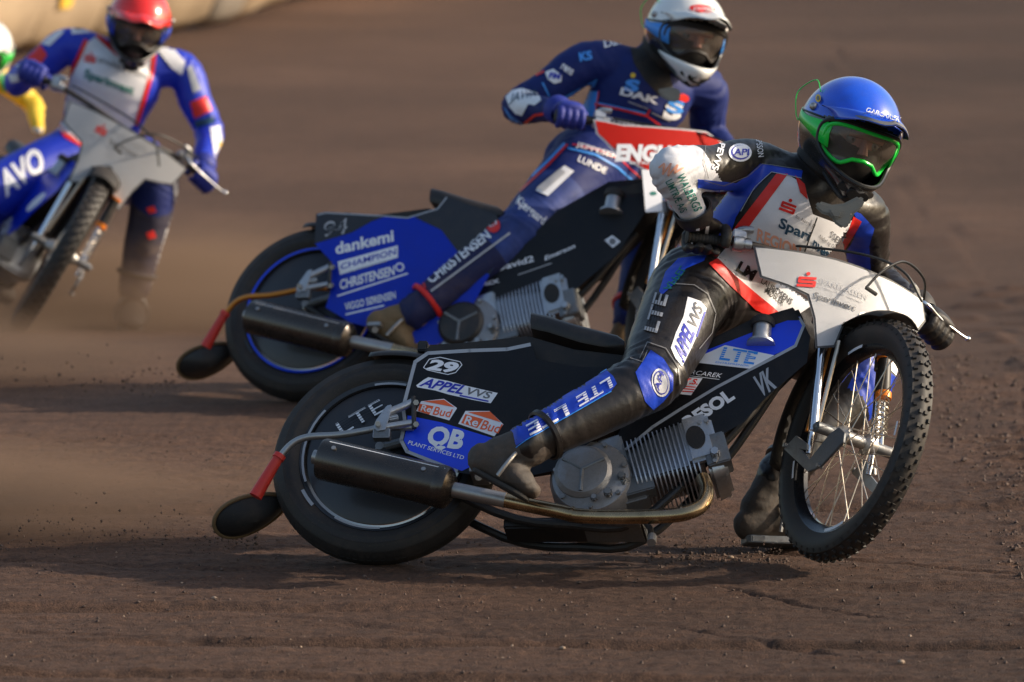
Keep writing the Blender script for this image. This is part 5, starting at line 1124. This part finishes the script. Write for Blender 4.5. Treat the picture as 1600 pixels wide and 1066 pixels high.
# ---- rider 2
f2 = view(20, 4); NS = M['navy_suit']; ST = M['sky_trim']
art2 = [
 ('black_collar', [('p', [(984, 72), (1008, 62), (1042, 92), (1052, 142), (1030, 150), (1006, 124), (990, 98)], M['black_matte'], 0)], (23.6, 25)),
 ('sky_trim', [('p', [(857, 172), (880, 152), (933, 123), (930, 135), (912, 147), (870, 172)], ST, 0), ('p', [(911, 142), (936, 143), (929, 187), (907, 186)], ST, 0), ('p', [(786, 165), (800, 182), (818, 194), (812, 202), (798, 190)], ST, 0)]+stroke([(848, 130), (857, 148), (864, 160)], 2.5, ST, 1), (23.6, 25)),
 ('red_piping', stroke([(930, 163), (965, 170), (1010, 181)], 3, LR, 1)+stroke([(1010, 181), (1015, 172)], 2.5, LR, 1)+stroke([(1012, 182), (1041, 203), (1055, 210)], 3, LR, 1)+stroke([(936, 143), (929, 186)], 2, LR, 1)+stroke([(818, 194), (836, 180), (857, 177)], 4, LR, 1)+stroke([(930, 160), (965, 167), (1008, 177)], 2, ST, 1)+stroke([(838, 118), (850, 112)], 3, LR, 1), (23.6, 25)),
 ('chest_lettering', [TX('S', (974, 141), (997, 143), (978, 125), ST, 1, .06), TX('DAK', (968, 147), (1028, 163), (971, 137), W_, 1, .05), TX('S', (1034, 183), (1062, 187), (1041, 160), W_, 1, .06), TX('S', (1040, 174), (1066, 178), (1044, 156), ST, 2, .03), oval((1067, 153), 9, 6, LR, 2, rot=.3), oval((989, 118), 4, 4, M['yellow'], 1), TX('Kjærgaard', (934, 184), (998, 202), (936, 175), W_, 1, .02)]
   + stroke([(982, 159), (1012, 170)], 1.5, GY, 1)+stroke([(1018, 176), (1046, 189)], 1.5, GY, 1), (23.6, 25)),
 ('sleeve_lettering', [TX('David', (944, 75), (987, 66), (943, 65), W_, 1, .03), TX('KS', (906, 96), (926, 92), (904, 84), ST, 1, .05), TX('rens', (876, 107), (893, 118), (882, 96), W_, 1, .03), ('p', [(852, 113), (865, 108), (878, 118), (877, 128), (866, 131), (856, 124)], W_, 1), TX('FM', (857, 122), (874, 124), (860, 114), BL, 2, .04),
   ('p', [(790, 152), (800, 142), (815, 138), (840, 145), (846, 157), (836, 165), (826, 163), (816, 181), (806, 178), (797, 168)], W_, 1), TX('JAWA', (797, 160), (838, 152), (800, 147), M['navy_print'], 2, .0)], (23.5, 25)),
 ('leg_piping', stroke([(886, 227), (858, 257), (801, 310), (764, 340), (696, 378), (640, 422), (628, 440)], 3.2, LR, 1)+stroke([(882, 225), (854, 254), (797, 307), (760, 336), (692, 374), (636, 418)], 4, ST, .5), (23.4, 25)),
 ('leg_lettering', [('p', [(837, 298), (882, 259), (897, 268), (856, 307)], W_, 1), ('p', [(838, 295), (875, 264), (884, 270), (850, 300)], GY, 2), TX('Kjærgaard', (806, 318), (848, 352), (812, 306), W_, 1, .02),
   TX('CHRISTENSEN', (674, 444), (768, 371), (665, 432), W_, 1, .025), oval((771, 353), 11, 11, LR, 1), TX('CI', (765, 357), (777, 351), (764, 350), W_, 2, .02)]+stroke([(674, 455), (735, 410), (796, 365)], 3.2, GY, 1)+stroke([(658, 432), (665, 450)], 3, LR, 1), (23.3, 25)),
 ('waist_trim', stroke([(888, 232), (930, 242), (965, 262), (990, 284)], 3.2, ST, 1)+stroke([(895, 226), (935, 235), (970, 250), (1000, 278)], 2, LR, 1)+[TX('JEPPESEN', (900, 229), (965, 249), (902, 222), W_, 1, .01), TX('LUNDE', (902, 252), (945, 272), (906, 243), W_, 1, .02)], (23.4, 25.2)),
]
gR2, aR2 = grip(P2, -1); gL2, aL2 = grip(P2, 1)
def extra_2(root, org, hk, bvh):
    helmet_mark(root, org, 'helmet_lettering', [oval((1097, 15), 20, 6, LR, 1, rot=.1), TX('SCANDINAVIA', (1083, 18), (1113, 18), (1084, 12.5), W_, 2, .01)], (23.4, 25.2))
make_rider(dict(org=U(880, 520, 24.3), label='rider in white helmet and navy race suit behind the nearest rider',
 J=dict(pelvis=(912, 262, 24.50), waist=(948, 225, 24.46), chest=(1000, 150, 24.42), neck=(1030, 92, 24.40), head=(1072, 50, 24.34),
  shR=(918, 98, 24.34), elR=(812, 168, 24.30), wrR=(858, 197, 24.16), shL=(1102, 140, 24.56), elL=(1108, 210, 24.62), wrL=(1130, 262, 24.5),
  hipR=(915, 262, 24.34), knR=(812, 368, 24.02), anR=(648, 490, 23.92), hipL=(960, 290, 24.62), knL=(1020, 390, 24.7), anL=(985, 500, 24.5),
  heelR=(588, 508, 23.92), toeR=(644, 545, 23.90), heelL=(960, 568, 24.45), toeL=(1030, 572, 24.45)),
 suit=NS, gripR=(gR2, aR2), gripL=(gL2, aL2), glove=M['glove_blue'], boot=M['boot_gold'], face=f2, crown=crown(f2, 14), hs=1.2, art=art2, extra=extra_2, cuff=LR, s=1.08, ls=1.2, br=1.2, paint=[('knR', 'hipR', -.4, .55, .15, M['denim']), ('knR', 'anR', .25, 1.3, .14, M['dusty_navy'])],
 helmet=(M['helmet_white'], M['helmet_black'], M['helmet_white']), h2=dict(frame=M['black_plastic'], strap=M['sky_trim'], vent=M['black_matte'], chin=M['helmet_white'], wire=M['green_frame']),
 brace=[([(1026, 140), (1050, 136), (1064, 142), (1062, 158), (1048, 160), (1034, 152)], 24.2)]))
# ---- rider 3
f3 = view(2, 14); RS = M['royal_suit']
art3 = [
 ('white_bib', [('p', [(134, 68), (152, 56), (178, 78), (203, 97), (225, 92), (240, 85), (236, 110), (226, 150), (213, 192), (190, 212), (152, 223), (125, 222), (101, 212), (84, 162), (95, 140), (106, 126)], LW, 0)], (27, 29)),
 ('red_border', stroke([(152, 56), (178, 80), (203, 99), (225, 94), (241, 84), (238, 110), (226, 152), (213, 194)], 7, LR, 1)+stroke([(134, 64), (119, 98), (105, 126), (94, 142)], 7, LR, 1)+stroke([(78, 162), (86, 190), (104, 212), (128, 226), (155, 230)], 8, LR, 1), (27, 29)),
 ('bib_lettering', bank_logo((141, 92), 8, .2, RD, 2)+[TX('SPAREKASSEN', (152, 97), (228, 123), (154, 90), DG, 2, .01), TX('Sparinvest', (131, 120), (208, 148), (134, 108), GN, 2, .03), TX('CIMBRIA', (105, 185), (150, 214), (108, 174), NV, 2, .02)], (27, 29)),
 ('sleeve_patch', [('p', [(59, 64), (74, 86), (58, 108), (41, 88)], LR, 1), ('p', [(60, 60), (86, 36), (103, 33), (99, 52), (78, 72), (68, 70)], LW, 1), ('p', [(110, 38), (120, 30), (158, 32), (158, 50), (112, 54)], LW, 1), ('p', [(116, 42), (124, 36), (150, 38), (150, 44), (118, 48)], NV, 2), ('p', [(10, 110), (24, 100), (42, 104), (40, 124), (18, 130)], LW, 1),
   ('p', [(245, 70), (262, 66), (290, 98), (284, 118), (268, 106), (250, 84)], LW, 1), ('p', [(297, 160), (322, 150), (332, 172), (304, 186)], LR, 1), ('p', [(292, 105), (300, 102), (314, 140), (302, 146)], M['grey_edge'], 1), ('p', [(304, 190), (334, 182), (336, 192), (306, 200)], NV, 1), ('p', [(328, 200), (344, 196), (352, 262), (338, 264)], LW, 1), ('p', [(341, 222), (351, 220), (354, 258), (343, 258)], M['yellow'], 2)], (27, 29)),
 ('leg_lettering', [TX('AVO', (8, 307), (72, 262), (-4, 274), W_, 1, .04)]+stroke([(262, 262), (274, 285), (275, 325), (262, 360), (250, 400), (238, 445)], 5, LW, 1)+[('p', [(228, 326), (240, 321), (244, 331), (234, 334)], LR, 1), ('p', [(228, 364), (240, 360), (244, 371), (232, 374)], LR, 1)]+stroke([(85, 195), (150, 240)], 3, LW, 1), (26.6, 29)),
]
gR3, aR3 = grip(P3, -1); gL3, aL3 = grip(P3, 1)
make_rider(dict(org=U(150, 480, 28.2), label='rider in red helmet and royal blue suit with white bib bordered red',
 J=dict(pelvis=(138, 246, 28.45), waist=(155, 200, 28.40), chest=(180, 130, 28.32), neck=(202, 82, 28.30), head=(217, 34, 28.22),
  shR=(108, 72, 28.30), elR=(28, 128, 28.30), wrR=(66, 142, 28.10), shL=(284, 112, 28.36), elL=(326, 205, 28.30), wrL=(340, 258, 28.10),
  hipR=(105, 255, 28.30), knR=(-45, 318, 27.95), anR=(-2, 425, 28.25), hipL=(215, 268, 28.5), knL=(243, 290, 27.9), anL=(210, 450, 27.95),
  heelR=(-22, 448, 28.3), toeR=(10, 462, 28.1), heelL=(206, 490, 28.05), toeL=(204, 505, 27.80)),
 suit=RS, gripR=(gR3, aR3), gripL=(gL3, aL3), glove=M['glove_blue'], boot=M['boot'], face=f3, crown=crown(f3, 12), hs=1.14, art=art3, cuff=M['boot'], s=1.08, ls=1.22, br=1.3, paint=[('knL', 'anL', .0, 1.3, .12, M['mud_navy']), ('knL', 'hipL', -.2, .35, .12, M['navy_suit'])],
 helmet=(M['helmet_red'], M['helmet_black'], M['helmet_red']), h2=dict(frame=M['black_plastic'], strap=M['leather_blue'], vent=M['black_matte'])))
# ---- rider 4, almost wholly outside the frame on the left
f4 = view(-5, 10); gR4, aR4 = grip(P4, -1); gL4, aL4 = grip(P4, 1)
make_rider(dict(org=U(-110, 400, 31.0), label='rider in white helmet with red and yellow suit cut off by the left edge', s=.80, vox=.011,
 J=dict(pelvis=(-110, 230, 31.1), waist=(-95, 190, 31.0), chest=(-70, 140, 30.95), neck=(-45, 110, 30.9), head=(-22, 78, 30.85),
  shR=(-130, 120, 30.9), elR=(-190, 170, 30.8), wrR=(-150, 190, 30.6), shL=(8, 128, 31.0), elL=(52, 164, 31.0), wrL=(60, 202, 30.7),
  hipR=(-130, 240, 30.9), knR=(-230, 300, 30.6), anR=(-280, 390, 30.7), hipL=(-80, 240, 31.2), knL=(-40, 300, 30.8), anL=(-60, 400, 30.9),
  heelL=(-70, 440, 31.0), toeL=(-50, 445, 30.8)),
 suit=M['yellow'], glove=M['glove'], boot=M['boot'], face=f4, crown=crown(f4, 8), hs=1.05,
 art=[('yellow_sleeve', [('p', [(40, 150), (78, 150), (80, 196), (58, 206), (36, 190)], M['yellow'], 0), ('p', [(36, 196), (70, 202), (64, 216), (34, 214)], LW, 1), ('p', [(-5, 118), (20, 112), (24, 135), (5, 145)], M['green_pad'], 0)], (29.5, 32))],
 helmet=(M['helmet_white'], M['helmet_white'], M['helmet_white']), h2=dict(frame=M['green_frame'], strap=M['green_frame'], vent=M['black_matte'])))
# ------------------------------------------------------------------ dust thrown up by the tyres
def dust(name, box, dens, label, falloff):
    (x0, x1), (y0, y1), (z0, z1) = box
    mb = MB(); n1 = 20; V = []
    mb.ball((0, 0, 0), (1, 1, 1), None, 12); me = bpy.data.meshes.new(name); me.from_pydata(mb.v, [], mb.f); o = bpy.data.objects.new(name, me); link(o)
    o.location = ((x0+x1)/2, (y0+y1)/2, (z0+z1)/2); o.scale = ((x1-x0)/2, (y1-y0)/2, (z1-z0)/2)
    m = bpy.data.materials.new(name); m.use_nodes = True; N = m.node_tree.nodes; L = m.node_tree.links; N.clear()
    out = N.new('ShaderNodeOutputMaterial'); pv = N.new('ShaderNodeVolumePrincipled'); pv.inputs['Color'].default_value = (.40, .27, .19, 1); pv.inputs['Anisotropy'].default_value = .2
    tc = N.new('ShaderNodeTexCoord'); ln = N.new('ShaderNodeVectorMath'); ln.operation = 'LENGTH'; L.new(tc.outputs['Object'], ln.inputs[0])
    mr = N.new('ShaderNodeMapRange'); mr.interpolation_type = 'SMOOTHSTEP'; mr.inputs[1].default_value = .15; mr.inputs[2].default_value = .98; mr.inputs[3].default_value = 1; mr.inputs[4].default_value = 0; L.new(ln.outputs['Value'], mr.inputs[0])
    nz = N.new('ShaderNodeTexNoise'); nz.inputs['Scale'].default_value = 2.2; nz.inputs['Detail'].default_value = 3; L.new(tc.outputs['Object'], nz.inputs['Vector'])
    m2 = N.new('ShaderNodeMapRange'); m2.inputs[1].default_value = .32; m2.inputs[2].default_value = .7; m2.inputs[3].default_value = .15; m2.inputs[4].default_value = 1.4; L.new(nz.outputs[0], m2.inputs[0])
    a = N.new('ShaderNodeMath'); a.operation = 'MULTIPLY'; L.new(mr.outputs[0], a.inputs[0]); L.new(m2.outputs[0], a.inputs[1])
    b = N.new('ShaderNodeMath'); b.operation = 'MULTIPLY'; b.inputs[1].default_value = dens; L.new(a.outputs[0], b.inputs[0])
    L.new(b.outputs[0], pv.inputs['Density']); L.new(pv.outputs[0], out.inputs['Volume'])
    o.data.materials.clear(); o.data.materials.append(m); o['kind'] = 'stuff'; o['label'] = label
fl = MB()
def spray(n, x0, x1, y, dy, z0, h, smax):
    for _ in range(n):
        t = random.random()**1.5; x = x1+(x0-x1)*t; s_ = .0012+(smax-.0012)*random.random()**3; c_ = np.array([x, y+random.gauss(0, dy), z0+abs(random.gauss(0, h*(.35+t)))])
        V = [c_+np.array(p)*s_*(.5+random.random()) for p in ((1, 0, 0), (-1, 0, 0), (0, 1, 0), (0, -1, 0), (0, 0, 1), (0, 0, -1))]
        fl.add(V, [(0, 2, 4), (2, 1, 4), (1, 3, 4), (3, 0, 4), (2, 0, 5), (1, 2, 5), (3, 1, 5), (0, 3, 5)], shale_clod)
spray(700, -2.2, -.75, 20.0, .12, .0, .10, .0055); spray(260, .50, .80, 19.95, .08, .0, .035, .004); spray(400, -2.6, -1.15, 24.3, .15, 0, .10, .006)
o = fl.build('flying_shale', kind='stuff'); o['label'] = 'grains of shale thrown up behind the rear tyres and the left boot'
if DUST:
    dust('dust', ((-3.6, -.35), (19.7, 20.9), (-.12, .36)), 4.6, 'low brown dust trailing behind the rear wheel of the nearest motorcycle', 1)
    dust('dust', ((-3.4, .2), (26.4, 30.0), (-.5, .36)), 2.1, 'brown dust hiding the feet of the rider in the red helmet', 1)
    dust('dust', ((-3.6, -.9), (24.0, 25.2), (-.12, .32)), 3.2, 'thin dust behind the rear wheel of the second motorcycle', 1)
